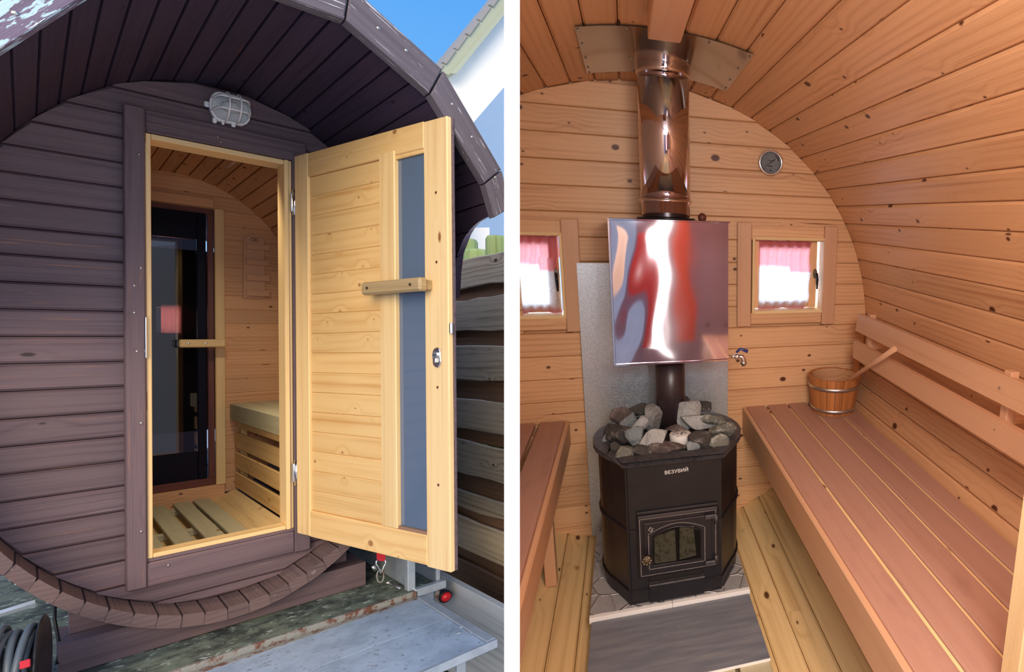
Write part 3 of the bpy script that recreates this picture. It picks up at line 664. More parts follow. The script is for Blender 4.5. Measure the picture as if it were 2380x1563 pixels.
tl = MB(); tl.T = Matrix.Translation((1.112, -.37, .585)) @ Matrix.Rotation(PI / 2, 4, 'X')
tl.lathe([(.001, -.05), (.022, -.05), (.027, -.02), (.027, .002), (.022, .003)], (0, 0, 0), 18); tlp = part(tr, 'tail_lamp', tl, M_blk, label='black round tail lamp housing')
tl = MB(); tl.T = Matrix.Translation((1.112, -.37, .585)) @ Matrix.Rotation(PI / 2, 4, 'X'); tl.lathe([(.021, .0), (.021, .008), (.016, .016), (.008, .020), (.001, .021)], (0, 0, 0), 18); part(tlp, 'lens', tl, M_red, label='red lens')
for x in (-.5, .7): w_ = MB(); w_.T = Matrix.Translation((x, 1.2, .29)) @ Matrix.Rotation(PI / 2, 4, 'Y'); w_.lathe([(.08, -.08), (.28, -.08), (.29, 0), (.28, .08), (.08, .08)], n=24); part(tr, 'wheel', w_, M_blk)
part(tr, 'frame_beam', MB().box(-.9, 1.05, -.30, -.24, .56, .6245, .002), M_rust)
tb = top('L', 'tailboard', 'grey aluminium edged tailboard folded flat as a step behind the trailer', 'tailboard', (.45, -.75, .0))
part(tb, 'panel', MB().box(-.9, .979, -.716, -.4235, .618, .640, .001), M_tail, (1, 0, 0)); part(tb, 'panel', MB().box(-.9, .979, -1.048, -.7175, .618, .640, .001), M_tail, (1, 0, 0))
part(tb, 'edge_profile', MB().box(.980, 1.012, -1.048, -.4235, .618, .646, .002), M_alu); part(tb, 'edge_profile', MB().box(-.9, 1.012, -1.066, -1.0485, .614, .644, .002), M_alu)
part(tb, 'edge_profile', MB().box(-.9, 1.0, -.423, -.395, .612, .640, .002), M_rust)
for (x, y) in ((1073, 1457), (1098, 1470), (1067, 1471)): p = Y(x, y, 2, .642); part(tb, 'rivet', MB().lathe([(.001, .003), (.008, .002), (.010, 0)], (p[0], p[1], .641), 12), M_alu)
for x in (-.6, .9): part(tb, 'leg', MB().box(x, x + .03, -1.0, -.97, .0065, .617, .002), M_alu)

# strap hook, bolt, red hook, cable reel
hk = top('L', 'ratchet_strap', 'red ratchet strap with a bright steel hook behind the open door', 'strap', (.90, -.2, .66))
def P3(x, y, yy=-.22): return Vector(Y(x, y, 1, yy))
part(hk, 'webbing', MB().slab([(P3(876, 1278).x, P3(0, 1290).z + .22), (P3(897, 1278).x, P3(0, 1290).z + .22), (P3(896, 1306).x, P3(896, 1306).z), (P3(876, 1304).x, P3(876, 1304).z)], (0, -.22, 0), (1, 0, 0), (0, 0, 1), (0, -1, 0), .004, .0005), M_redtape)
part(hk, 'hook', MB().tube([P3(876, 1300), P3(874, 1311), P3(880, 1322), P3(884, 1333), P3(888, 1330), P3(892, 1318), P3(897, 1309), P3(895, 1301)], .0035, 7), M_chrome)
part(hk, 'eye', MB().tube([P3(884 + 8 * math.cos(a), 1340 + 15 * math.sin(a)) for a in [i * PI / 8 for i in range(16)]], .003, 6, True), M_rust)
bt = MB(); bt.tube([P3(866, 1316), P3(873, 1327)], .007, 8); part(hk, 'spring_clip', bt, M_zinc)
single('L', 'bolt', MB().tube([Y(902, 1356, 2, .662), Y(932, 1369, 2, .662)], .0055, 8).blob(Y(901, 1355, 2, .664), (.010, .008, .009), 1, 0), M_zinc, 'loose galvanised bolt lying on the deck near the strap eye', 'bolt')
for (pts, lab) in ((((4, 1328), (14, 1336), (24, 1350), (32, 1356), (40, 1352), (42, 1358), (34, 1360)), 'zinc plated hook hanging under the lower left rim'),
                   (((88, 1382), (90, 1392), (98, 1388), (104, 1388), (118, 1398), (131, 1403)), 'smaller bent zinc hook under the barrel beside the cable')):
    single('L', 'cargo_hook', MB().tube([P3(x, y, .02) for x, y in pts], .0045, 7), M_zinc, lab, 'hook')
rb = MB(); a_, b_ = P3(-40, 1440, -.1), P3(83, 1402, -.1); rb.tube([a_, b_], .012, 6, smooth=False); single('L', 'metal_bar', rb, M_alu, 'blue grey metal bar above the cable reel', 'bar')
single('L', 'hanging_cable', MB().tube([P3(128, 1400, .0), P3(127, 1440, -.02), P3(136, 1490, -.05), P3(137, 1520, -.08), P3(132, 1545, -.1)], .004, 6), M_blk, 'thin black cable hanging beside the cradle', 'cable')
re_ = top('L', 'cable_reel', 'reel wound with thick grey rubber cable and a red tag', 'reel', (-.05, -.30, .656))
RC = Vector((-.05, -.33, .80)); rot = Matrix.Translation(RC) @ Matrix.Rotation(-.12, 4, 'Z') @ Matrix.Rotation(PI / 2, 4, 'Y')
for s_, nm in ((.075, 'flange'), (-.16, 'flange')):
    q = MB(); q.T = rot; q.lathe([(.02, s_), (.135, s_), (.142, s_ + .004), (.135, s_ + .008), (.02, s_ + .008)], n=40); part(re_, nm, q, M_blk)
q = MB(); q.T = rot; q.lathe([(.07, -.155), (.07, .074)], n=24, caps=False); part(re_, 'drum', q, M_blk)
for i in range(15):
    q = MB(); q.T = rot; x = -.145 + i * .0148; rr = .118 + .012 * math.sin(i * 2.1) - (.012 if i > 11 else 0); tw = .012 * math.sin(i * 1.3)
    q.tube([(rr * math.cos(a), rr * math.sin(a), x + tw * math.cos(a + i)) for a in [2 * PI * k / 40 for k in range(40)]], .0085, 8, True)
    part(re_, 'cable_turn', q, M_cable)
tg = MB(); p = P3(57, 1545, -.475); tg.box(p.x - .008, p.x + .010, p.y - .004, p.y + .004, p.z - .011, p.z + .011, .002); part(re_, 'tag', tg, M_redtape, label='red tag round the cable')

# fence, posts, sleeper, house
def live(mb, zt, zb, x, th, y0, y1, seed, amp=.016):
    n = 26; rings = []
    for i in range(n + 1):
        y = y0 + (y1 - y0) * i / n; yy = y * 2.3 + seed * 5.3
        t_ = zt + amp * (noise.noise((yy, seed, 0)) + .35 * noise.noise((yy * 4, seed, 3))); b_ = zb + amp * (noise.noise((yy, seed, 9)) + .35 * noise.noise((yy * 4, seed, 5)))
        c = .006; xx = x + .006 * noise.noise((yy, seed, 20))
        rings.append([(xx, y, b_ + c), (xx, y, t_ - c), (xx + c, y, t_), (xx + th, y, t_ - .004), (xx + th, y, b_ + .004), (xx + c, y, b_)])
    mb.loft(rings, True, True); mb.fix = True; return mb
fn = top('L', 'fence', 'weathered live edge board fence on the far side of the trailer', 'fence', (1.5, 1.0, .0))
F = [(606, 587, 675, 658), (701, 682, 776, 763), (804.5, 803, 883, 888), (919, 944, 992, 1014), (1016, 1049, 1095, 1130), (1138, 1165, 1182, 1207), (1194, 1238, 1268, 1317), (1288, 1353, 1326, 1391)]
for i, (a, b_, c, d) in enumerate(F):
    zt = (Y(1052, a, 0, 1.5)[2] + Y(1171.7, b_, 0, 1.5)[2]) / 2; zb = (Y(1052, c, 0, 1.5)[2] + Y(1171.7, d, 0, 1.5)[2]) / 2
    part(fn, 'board', live(MB(), zt, zb, 1.5, .022, -.6, 3.4, i + 1, .03 if i in (1, 5) else .018), M_live if i != 7 else M_liveback, (0, 1, 0), clip=True)
zb = [Y(1171.7, v, 0, 1.5)[2] for v in (645, 800, 930, 1060, 1180, 1260, 1330, 1420)]
for i, (zt, zb_) in enumerate([(2.13, 2.00), (1.92, 1.66), (1.52, 1.38), (1.30, 1.19), (1.06, .86), (.80, .69), (.56, .40), (.36, .20)]):
    part(fn, 'back_board', live(MB(), zt + .02, zb_ - .02, 1.53, .02, -.6, 3.4, i + 30, .008), M_liveback, (0, 1, 0), clip=True)
for y in (.1, 1.5, 3.0): part(fn, 'post', MB().box(1.555, 1.62, y, y + .07, 0, 2.1, .004), M_green, (0, 0, 1), clip=True)
for (x0, x1, yt) in ((1069, 1102, 561), (1089, 1134, 587), (1137, 1176, 555), (1179, 1200, 570)):
    p = Y(x0, yt, 0, 1.72); q_ = Y(x1, yt, 0, 1.72); cx, cy = 1.72, (p[1] + q_[1]) / 2; r = abs(p[1] - q_[1]) / 2 * .62
    single('L', 'palisade_post', MB().lathe([(r, 0), (r, p[2] - .02), (r * .86, p[2])], (cx, cy, 0), 14), M_green, 'green weathered round post ' + {1069: 'nearest the barrel, tops showing over the fence', 1089: 'the shortest one showing over the fence', 1137: 'the tallest wide one over the fence by the frame edge', 1179: 'the last one over the fence, half cut off'}[x0], 'post', None, 'green palisade posts behind the fence', (0, 0, 1), clip=True)
sl = MB(); z1 = .675; sl.box(1.10, 1.125, -1.4, -.33, .30, z1, .003)
single('L', 'sleeper_board', MB().box(1.16, 1.19, -1.30, .30, .18, .625, .003), M_grey, 'grey weathered board on edge between the tailboard and the fence', 'board', grain=(0, 1, 0), clip=True)
pb = MB(); rnd = random.Random(3)
for i in range(1300):
    x = rnd.uniform(.70, 1.15); y = rnd.uniform(-1.9, -.95); r = rnd.uniform(.006, .014); pb.blob((x, y, r * .4), (r, r * rnd.uniform(.7, 1), r * .7), 1, .3, i)
single('L', 'gravel', pb, M_gravel, 'loose grey gravel under the tailboard corner', 'gravel', 'stuff', clip=True)
single('L', 'gravel_bed', MB().box(.3, 1.159, -2.6, -.2, .0, .006, .001), M_gravel, 'packed grey gravel bed around the tailboard', 'gravel', 'stuff', clip=True)

ho = top('L', 'house', 'white rendered house gable with a sloping tiled roof edge against the sky', 'house', (6, 8, 0))
def H8(x, y, yy=8): p = Y(x, y, 1, yy); return (p[0], p[2])
part(ho, 'wall', MB().slab([H8(1041, 176), H8(1260, -100), H8(1260, 1000), H8(900, 1000), H8(900, 352)], (0, 8, 0), (1, 0, 0), (0, 0, 1), (0, -1, 0), .3, .001), M_house, clip=True)
part(ho, 'soffit', MB().slab([H8(1012, 160), H8(1180, -46), H8(1220, -40), H8(1036, 186), H8(1012, 176)], (0, 7.75, 0), (1, 0, 0), (0, 0, 1), (0, -1, 0), .3, .004), M_soffit, clip=True)
part(ho, 'barge_board', MB().slab([H8(1030, 182), H8(1200, -24), H8(1212, -24), H8(1044, 182)], (0, 7.70, 0), (1, 0, 0), (0, 0, 1), (0, -1, 0), .05, .004), M_soffit, clip=True)
for i in range(9):
    xa, ya = 1006 + i * 27 - 20, 164 - i * 33 + 24; part(ho, 'roof_tile', MB().slab([H8(xa, ya), H8(xa + 24, ya - 31), H8(xa + 32, ya - 27), H8(xa + 8, ya + 5)], (0, 7.72 - .01 * (i % 2), 0), (1, 0, 0), (0, 0, 1), (0, -1, 0), .5, .01), M_tile, clip=True)
vx, vz = H8(1166, 236, 7.99); vt = MB()
for i in range(7): vt.box(vx - .10, vx + .16, 7.96, 7.985, vz - .16 + i * .05, vz - .13 + i * .05, .002)
part(ho, 'vent', vt, M_alu, clip=True)
# slab added facing off the sun, for the wall's shaded lower part
wn = Vector((.915, -.50, 0)).normalized(); wp = (5.0, 7.0, 0)
def Wg(x, y): return Vector(onplane(RL, CL, x, y, wp, wn))
wv = [Wg(1172 + 14, 186), Wg(1084, 304), Wg(1084, 1000), Wg(1186, 1000)]
wm = MB(); wm.loft([[tuple(v) for v in wv], [tuple(v - wn * .2) for v in wv]], True, True); wm.fix = True
part(ho, 'shaded_wall_slab', wm, M_house, label='white wall slab added to stand in blue shade', clip=True)
gp = top('L', 'garage', 'low sunlit white garage wall showing over the fence', 'garage', (2.4, 1.9, 0))
part(gp, 'wall', MB().slab([H8(1040, 531, 1.9), H8(1138, 529, 1.9), H8(1138, 1000, 1.9), H8(1040, 1000, 1.9)], (0, 1.9, 0), (1, 0, 0), (0, 0, 1), (0, -1, 0), .2, .001), M_house)

# white slab added to fill the strip between the yard and room views
dv = MB(); ax_f = cam2world(((1190 - PX) / FOC, 0, 1)).normalized(); ax_u = cam2world((0, 1, 0)); 
D0 = .45; base = Vector(CL)
ax_r = cam2world((1, 0, 0))
def wp_(px, d, h): return base + cam2world(((px - PX) / FOC * d, 0, d)) + ax_u * h
half = 18 / FOC * D0
def sidept(s_, d, h): return base + cam2world(((1190 - PX) / FOC * d, 0, d)) + ax_r * (half * s_) + ax_u * h
rg = [[sidept(-1, d, h), sidept(1, d, h)] for d in (D0, 3.4) for h in (0,)]
dv.add([sidept(-1, D0, -1.74), sidept(1, D0, -1.74), sidept(1, 3.4, -1.74), sidept(-1, 3.4, -1.74), sidept(-1, D0, .95), sidept(1, D0, .95), sidept(1, 3.4, .95), sidept(-1, 3.4, .95)],
       [(0, 1, 2, 3), (4, 7, 6, 5), (0, 4, 5, 1), (1, 5, 6, 2), (2, 6, 7, 3), (3, 7, 4, 0)])
dv.fix = True
single('L', 'divider_slab', dv, M_white, 'plain white slab added in the gap between yard and sauna room', None, 'structure')
# ================================================================== THE SAUNA ROOM (right photograph)
CX, CZ, RAD = .08, .88, 1.03
def cir(deg, r=1.0):
    a = math.radians(deg); x = CX + RAD * r * math.sin(a); c = math.cos(a)
    return (x, CZ + (RAD if c > 0 else .95) * r * c)
def rseg(a0, a1, y0, y1):
    P = [(a0 + .06, 1.03), (a0 + .06, 1.006), (a0 + .42, 1.0), (a1 - .42, 1.0), (a1 - .06, 1.006), (a1 - .06, 1.03)]
    mb = MB(); mb.loft([[(cir(a, r)[0], y, cir(a, r)[1]) for a, r in P] for y in (y0, y1)], True, True); mb.fix = True; return mb
def backing(a0, a1):
    n = 12; mb = MB(); P = [(a0 + (a1 - a0) * i / n, 1.031) for i in range(n + 1)] + [(a1 - (a1 - a0) * i / n, 1.06) for i in range(n + 1)]
    mb.loft([[(cir(a, r)[0], y, cir(a, r)[1]) for a, r in P] for y in (.062, -2.95)], True, True); mb.fix = True; return mb
S4 = {}
for nm, a0, a1, lab in (('ceiling', -49.2, 45.8, 'curved knotty pine board ceiling of the sauna room'), ('wall_right', 45.8, 125.8, 'curved knotty pine wall above and behind the long bench'),
                        ('floor', 125.8, 235.8, 'pine board floor curving up to the walls'),):
    S4[nm] = (single('R', nm, backing(a0, a1), M_pinew, lab, None, 'structure', grain=(0, 1, 0), loc=(CX, -1.2, CZ), clip=True), a0, a1)
for nm, (o, a0, a1) in S4.items():
    a = a0
    while a < a1 - .1:
        part(o, 'board', rseg(a, a + 5.0, -2.9, .060), M_floor if nm == 'floor' else M_pine, (0, 1, 0), clip=True); a += 5.0
# back wall planks
wbm = MB()
def cw0(z, k_=1.0):
    k = (z - .88) / ((1.03 if z > .88 else .95) * k_); return 1.03 * k_ * math.sqrt(max(0, 1 - k * k))
for j in range(60):
    z0, z1 = -.10 + j * .035, -.10 + (j + 1) * .035
    if z1 > 1.935: break
    sp_ = [(-cw0(max(z0, -.09), 1.03) + .08, cw0(min(z1, 1.93), 1.03) + .08)]
    if z1 > .985 and z0 < 1.305: sp_ = [(sp_[0][0], -.66), (-.246, .548), (.872, sp_[0][1])]
    for a, b in sp_:
        if b - a > .02: wbm.box(a, b, .026, .045, z0, z1, .0002)
wb = single('R', 'wall_back', wbm, M_pinew, 'flat knotty pine end wall behind the stove', None, 'structure', clip=True)
WX0, WX1, WZ0, WZ1 = .548, .872, .985, 1.305        # right window opening
VX1 = -.246                                          # left window opening ends here
zj = sorted(1.400 + .0985 * k for k in range(-16, 6))
def cw(z):
    k = (z - CZ) / (RAD if z > CZ else .95); return RAD * math.sqrt(max(0, 1 - k * k)) if abs(k) < 1 else 0
for z0, z1 in zip(zj, zj[1:]):
    z0 = max(z0, -.068); z1 = min(z1, 1.905)
    if z1 - z0 < .02: continue
    z0 += .0007; z1 -= .0007; zs = [z0, (z0 + z1) / 2, z1]
    spans = [(None, None)]
    if z1 > WZ0 + .02 and z0 < WZ1 - .02: spans = [(None, -.40), (VX1 + .03, WX0 - .02), (WX1 + .02, None)]
    for a, b in spans:
        Lx = [CX - cw(z) if a is None else a for z in zs]; Rx = [CX + cw(z) if b is None else b for z in zs]
        if max(Rx) - min(Lx) < .05: continue
        part(wb, 'plank', MB().slab([(Lx[i], zs[i]) for i in range(3)] + [(Rx[i], zs[i]) for i in (2, 1, 0)], (0, 0, 0), (1, 0, 0), (0, 0, 1), (0, -1, 0), .025, .004), M_pinew, clip=True)
# front wall behind the photographer; mauve stands in for the dim mirrored room
fw = MB(); fw.box(-1.0, 1.15, -2.95, -2.9, -.1, 1.95)
single('R', 'wall_front', fw, M_mauve, 'end wall behind the viewer, toned mauve for the tank reflection', None, 'structure', clip=True)
d1 = single('R', 'door_1', MB().box(.649, .72, -1.735, -1.690, .02, 1.70, .002), M_doorf, 'pale pine door jamb edge at the lower right', None, 'structure', grain=(0, 0, 1))

def window(name, lab, x0, x1, outer, hx, flip):
    w = top('R', name, lab, None, ((x0 + x1) / 2, 0, WZ0), 'structure')
    ox0, ox1 = outer
    part(w, 'casing_stile', MB().box(ox0, ox0 + .062, -.020, -.001, .916, 1.378, .003), M_back, (0, 0, 1), clip=True)
    part(w, 'casing_stile', MB().box(ox1 - .064, ox1, -.020, -.001, .916, 1.372, .003), M_back, (0, 0, 1), clip=True)
    part(w, 'casing_rail', MB().box(ox0 + .063, ox1 - .065, -.017, -.001, 1.306, 1.365, .003), M_pinew, clip=True)
    part(w, 'casing_rail', MB().box(ox0 + .063, ox1 - .065, -.017, -.001, .925, .978, .003), M_pinew, clip=True)
    part(w, 'reveal', MB().box(x0 - .012, x0, -.016, .10, WZ0 - .012, WZ1 + .012, .001), M_doorf, (0, 0, 1), clip=True)
    part(w, 'reveal', MB().box(x1, x1 + .012, -.016, .10, WZ0 - .012, WZ1 + .012, .001), M_doorf, (0, 0, 1), clip=True)
    part(w, 'reveal', MB().box(x0, x1, -.018, .10, WZ0 - .012, WZ0, .001), M_doorf, clip=True)
    part(w, 'reveal', MB().box(x0, x1, -.018, .10, WZ1, WZ1 + .012, .001), M_doorf, clip=True)
    s = part(w, 'sash', MB().box(x1 - .050, x1 - .012, .045, .075, WZ0 + .004, WZ1 - .004, .003), M_pinew, (0, 0, 1), clip=True)
    if not flip: part(w, 'sash', MB().box(x0 + .004, x0 + .036, .045, .075, WZ0 + .004, WZ1 - .004, .003), M_pinew, (0, 0, 1), clip=True)
    for z0, z1 in ((WZ0 + .004, WZ0 + .040), (WZ1 - .040, WZ1 - .004)):
        part(w, 'sash', MB().box(x0 + .037, x1 - .051, .047, .073, z0, z1, .003), M_pinew, clip=True)
    part(w, 'glass', MB().box(x0 + .03, x1 - .045, .060, .063, WZ0 + .03, WZ1 - .03, .0005), M_glass_clear, clip=True)
    h = MB(); n = 14
    h.loft([[(hx + r * math.cos(2 * PI * i / n), y, 1.150 + r * 2.2 * math.sin(2 * PI * i / n)) for i in range(n)] for r, y in ((.0105, .0445), (.0105, .040), (.008, .037))], True, True)
    h.tube([(hx, .038, 1.152), (hx, .018, 1.150)], .006, 8)
    hp = part(w, 'handle', h, M_brass, label='bronze espagnolette handle')
    part(hp, 'lever', MB().tube([(hx, .018, 1.154), (hx + .002, .014, 1.125), (hx + .003, .018, 1.080)], [.006, .007, .004], 8), M_blk)
    return w
w1 = window('window_1', 'small pine framed window to the right of the water tank', WX0, WX1, (.468, .935), .852, False)
w2 = window('window_2', 'small pine framed window at the left edge of the sauna', -.57, VX1, (-.65, -.172), VX1 - .022, True)
def curtain(setx, x0, x1, z0, z1, lab, edge):
    nu, nv = 40, 30
    def P(u, v):
        z = z1 + (z0 - z1) * v; xr = x1 + edge(v); x = x0 + (xr - x0) * u
        zz = z - .006 * math.sin(u * 9) * v - (.0 if u < .6 else .0)
        return (x, .036 + .005 * math.sin(u * 34 + v * 2) + .002 * noise.noise((u * 14, v * 10, x0)), zz)
    mb = MB().grid(P, nu, nv); o = single('R', 'curtain', mb, M_cloth, lab, 'curtain', None, 'window curtains', loc=((x0 + x1) / 2, .036, z1), clip=False)
    me = o.data; at = me.attributes.new('dye', 'FLOAT', 'POINT')
    for i, v in enumerate(me.vertices):
        fz = (v.co.z + z1 - z1) / (z0 - z1) ; xx = (v.co.x + (x0 + x1) / 2 - x0) / (x1 - x0)
        step = .36 if xx < .62 else .45
        d = 1 - max(0, min(1, (fz - step) / .02)) if fz < .8 else max(0, min(.8, (fz - .93) / .06))
        at.data[i].value = max(0, min(1, d))
    return o
curtain('R', .578, .812, .985, 1.300, 'white cloth curtain with a red top band in the window beside the thermometer', lambda v: .018 - .012 * abs(math.sin(v * 7)) - (.03 * max(0, v - .8) / .2))
c2 = curtain('R', -.44, -.262, .992, 1.303, 'white cloth curtain with a red top band in the left edge window', lambda v: (.008 if v < .3 else -.004) + .012 * v)
for w, x0, x1 in ((w1, .55, .87), (w2, -.345, -.25)): part(w, 'curtain_rod', MB().tube([(x0, .037, 1.301), (x1, .037, 1.301)], .002, 6), M_chrome)

# heat shield, tank, pipes
single('R', 'heat_shield', MB().box(-.186, .426, -.022, -.018, -.02, 1.199, .0005), M_galv, 'tall galvanised sheet heat shield behind the stove', 'heat shield')
tk = top('R', 'water_tank', 'polished stainless steel water tank round the flue with a small tap', 'water tank', (.15, -.28, .880))
TF, TB = -.450, -.130; TX0, TX1, TZ0, TZ1 = -.047, .350, .880, 1.377
def tankfront(u, v):
    x = TX0 + (TX1 - TX0) * u; z = TZ0 + (TZ1 - TZ0) * v; e = min(1, min(u, 1 - u, v, 1 - v) * 9)
    wl = max(0.0, min(1.0, (.46 - u) / .34)); wl = wl * wl * (3 - 2 * wl)
    b = wl * (.0012 * math.sin((u * 1.2 + .14 * math.sin(v * 5.2)) * 11) + .0030 * noise.noise((u * 3.6, v * 2.4, 1.7))) + .00045 * math.sin((u - .1 + .03 * math.sin(v * 4)) * 9) + .0002 * noise.noise((u * 5, v * 4, 9))
    return (x, TF - b * e, z)
part(tk, 'front', MB().grid(tankfront, 60, 72), M_steel)
part(tk, 'body', MB().box(TX0, TX1, TF + .0015, TB, TZ0, TZ1, .001), M_steel)
part(tk, 'lid_flange', MB().box(TX0 - .005, TX1 + .005, TF - .006, TB, TZ1 + .0002, TZ1 + .006, .001), M_steel)
part(tk, 'edge_fold', MB().box(TX0 - .004, TX0 + .004, TF - .007, TF + .002, TZ0, TZ1, .001), M_steel, (0, 0, 1))
part(tk, 'edge_fold', MB().box(TX0, TX1, TF - .006, TF + .002, TZ0 - .003, TZ0 + .004, .001), M_steel)
part(tk, 'collar', MB().lathe([(.062, .0), (.105, .0), (.105, .006), (.062, .006)], (.15, -.28, TZ1 + .006)), M_black)
tp = MB(); tp.tube([(.27, -.44, .888), (.352, -.44, .889), (.372, -.44, .889)], .007, 10); tp.blob((.385, -.44, .889), (.012, .012, .012), 2, 0); tp.tube([(.385, -.44, .889), (.405, -.442, .888), (.410, -.443, .876), (.410, -.443, .852)], [.008, .009, .010, .007], 10)
tp.lathe([(.001, -.03), (.012, -.03), (.012, -.018), (.001, -.018)], (.410, -.443, .889), 10); tpp = part(tk, 'tap', tp, M_chrome)
part(tpp, 'lever', MB().tube([(.383, -.44, .905), (.398, -.442, .918), (.425, -.448, .908)], [.005, .006, .007], 8), M_blue, label='blue tap lever')
part(tpp, 'stem', MB().tube([(.385, -.44, .895), (.384, -.44, .908)], .004, 8), M_chrome)
st = top('R', 'flue', 'tall polished stainless steel flue rising to the ceiling', 'flue', (.15, -.28, 1.38))
part(st, 'lower_collar', MB().lathe([(.082, 1.3895), (.086, 1.394), (.086, 1.438), (.094, 1.445), (.094, 1.452), (.088, 1.458)], (.15, -.28, 0), 64), M_steel)
part(st, 'pipe', MB().lathe([(.0885, 1.458), (.0885, 1.925)], (.15, -.28, 0), 96), M_steel)
part(st, 'upper_sleeve', MB().lathe([(.0888, 1.872), (.0925, 1.876), (.094, 1.884), (.094, 1.98)], (.15, -.28, 0), 96), M_steel)
single('R', 'stove_pipe', MB().lathe([(.056, .570), (.056, .879)], (.152, -.28, 0), 40), M_blackpipe, 'black pipe joining the stove to the steel tank', 'pipe')
# ceiling flashing
fsh = top('R', 'ceiling_flashing', 'grey reflective metal flashing screwed to the ceiling round the flue', 'flashing', (.15, -.3, 1.88))
def cylhit(x, y, r=1.0):
    d = ray(RR, x, y); Cc = CR; A_ = d[0] ** 2 + d[2] ** 2; B_ = 2 * ((Cc[0] - CX) * d[0] + (Cc[2] - CZ) * d[2]); D_ = (Cc[0] - CX) ** 2 + (Cc[2] - CZ) ** 2 - (RAD * r) ** 2
    t = (-B_ + math.sqrt(B_ * B_ - 4 * A_ * D_)) / 2 / A_; P = Cc + d * t; return math.degrees(math.atan2(P[0] - CX, P[2] - CZ)), P[1]
c_ = [cylhit(1335, 63, .994), cylhit(1752, 128, .994), cylhit(1688, 213, .994), cylhit(1364, 171, .994)]
def fl_(u, v):
    a = (c_[0][0] * (1 - u) + c_[1][0] * u) * (1 - v) + (c_[3][0] * (1 - u) + c_[2][0] * u) * v
    y = (c_[0][1] * (1 - u) + c_[1][1] * u) * (1 - v) + (c_[3][1] * (1 - u) + c_[2][1] * u) * v
    x, z = cir(a, .994); return (x, y, z)
part(fsh, 'sheet', MB().grid(fl_, 30, 4), M_flash)
for (u, v) in [(.015, .04), (.02, .3), (.02, .6), (.02, .84), (.02, .98), (.28, .03), (.30, .62), (.33, .97), (.985, .05), (.97, .35), (.97, .66), (.98, .9), (.66, .5), (.60, .95), (.74, .05)]:
    p = fl_(u, v); part(fsh, 'screw', MB().blob((p[0], p[1], p[2] - .002), (.004, .004, .003), 1, 0), M_screw)
single('R', 'ridge_beam', MB().box(.078, .163, -2.6, -.770, 1.850, 1.907, .003), M_back, 'square pine beam along the ceiling ridge in front of the flue', 'beam', grain=(0, 1, 0))
single('R', 'wooden_knob', MB().blob(tuple(Q(1632, 506, 1, -.2)), (.0165, .0165, .0175), 3, .0), M_redwood, 'dark brown wooden ball on the tank lid', 'knob')

# thermometer
th = top('R', 'thermometer', 'round steel dial thermometer on the end wall above the window', 'thermometer', (.612, -.002, 1.633))
TC = Vector((.6115, -.002, 1.633)); TM = Matrix.Translation(TC) @ Matrix.Rotation(PI / 2, 4, 'X')
def tmb(): q = MB(); q.T = TM; return q
part(th, 'case', tmb().lathe([(.049, .0), (.053, .004), (.054, .014), (.050, .019), (.046, .017)], n=48, caps=False), M_chrome)
part(th, 'dial', tmb().lathe([(.001, .012), (.0465, .012)], n=48), plain('dial_face', (.80, .76, .76), .5))
tk_ = tmb()
for i in range(41):
    a = math.radians(225 - i * 270 / 40); r0 = .036 if i % 5 == 0 else .040; ca, sa = math.cos(a), math.sin(a); w = .0007
    tk_.add([(r0 * ca - w * sa, r0 * sa + w * ca, .0135), (r0 * ca + w * sa, r0 * sa - w * ca, .0135), (.0435 * ca + w * sa, .0435 * sa - w * ca, .0135), (.0435 * ca - w * sa, .0435 * sa + w * ca, .0135)], [(0, 1, 2, 3)])
for (x, y, w_, h_) in ((-.013, .008, .024, .0016), (-.012, -.016, .022, .003), (-.003, -.034, .006, .005)):
    tk_.box(x, x + w_, y, y + h_, .0130, .0135, .0001)
part(th, 'scale_marks', tk_, M_blk)
rd = tmb(); pts = [math.radians(58 - i * 6) for i in range(9)]
rd.add([(.0345 * math.cos(a), .0345 * math.sin(a), .0136) for a in pts] + [(.0385 * math.cos(a), .0385 * math.sin(a), .0136) for a in pts], [(i, i + 1, 10 + i, 9 + i) for i in range(8)])
part(th, 'red_zone', rd, plain('dial_red', (.22, .03, .03), .5))
nd = tmb(); nd.tube([(-.026, -.018, .0145), (.020, .014, .0145)], [.0008, .0013], 5); nd.blob((0, 0, .0148), (.0025, .0025, .001), 1, 0); part(th, 'needle', nd, M_blk)
gl = tmb(); gl.lathe([(.001, .0195), (.03, .0185), (.0465, .0165)], n=40); part(th, 'glass', gl, M_glass_clear)
part(th, 'hanging_lug', MB().box(.607, .616, -.006, -.002, 1.686, 1.692, .001), M_chrome)

# stove
sv = top('R', 'stove', 'black steel sauna stove full of stones with a glazed cast iron door', 'stove', (.14, -.4, .030))
def plan(s=1.0, yf=-.600, n=40, cy=-.375, rx=.258, ry=.245, fx0=-.026, fx1=.300, grow=0.0):
    cxx = .137; pts = []
    for i in range(n):
        a = 2 * PI * i / n; pts.append([cxx + (rx + grow) * math.cos(a) * s, cy + (ry + grow) * math.sin(a) * s])
    out = []
    rx_, ry_ = (rx + grow) * s, (ry + grow) * s; yff = yf - grow
    # clip the oval by the flat front
    P = [p for p in pts if p[1] > yff + .055]
    P.sort(key=lambda p: math.atan2(p[1] - cy, p[0] - cxx))
    # order: from right-front round the back to left-front, then the flat front corners
    P = sorted(P, key=lambda p: (math.atan2(p[1] - cy, p[0] - cxx) + PI * .5) % (2 * PI))
    return P + [[fx0 - grow * .4, yff], [fx1 + grow * .4, yff]]
def at_z(pl, z): return [(p[0], p[1], z) for p in pl]
body = MB(); body.loft([at_z(plan(), z) for z in (.030, .20, .205, .42, .425, .566)], True, True); body.fix = True; part(sv, 'body', body, M_black)
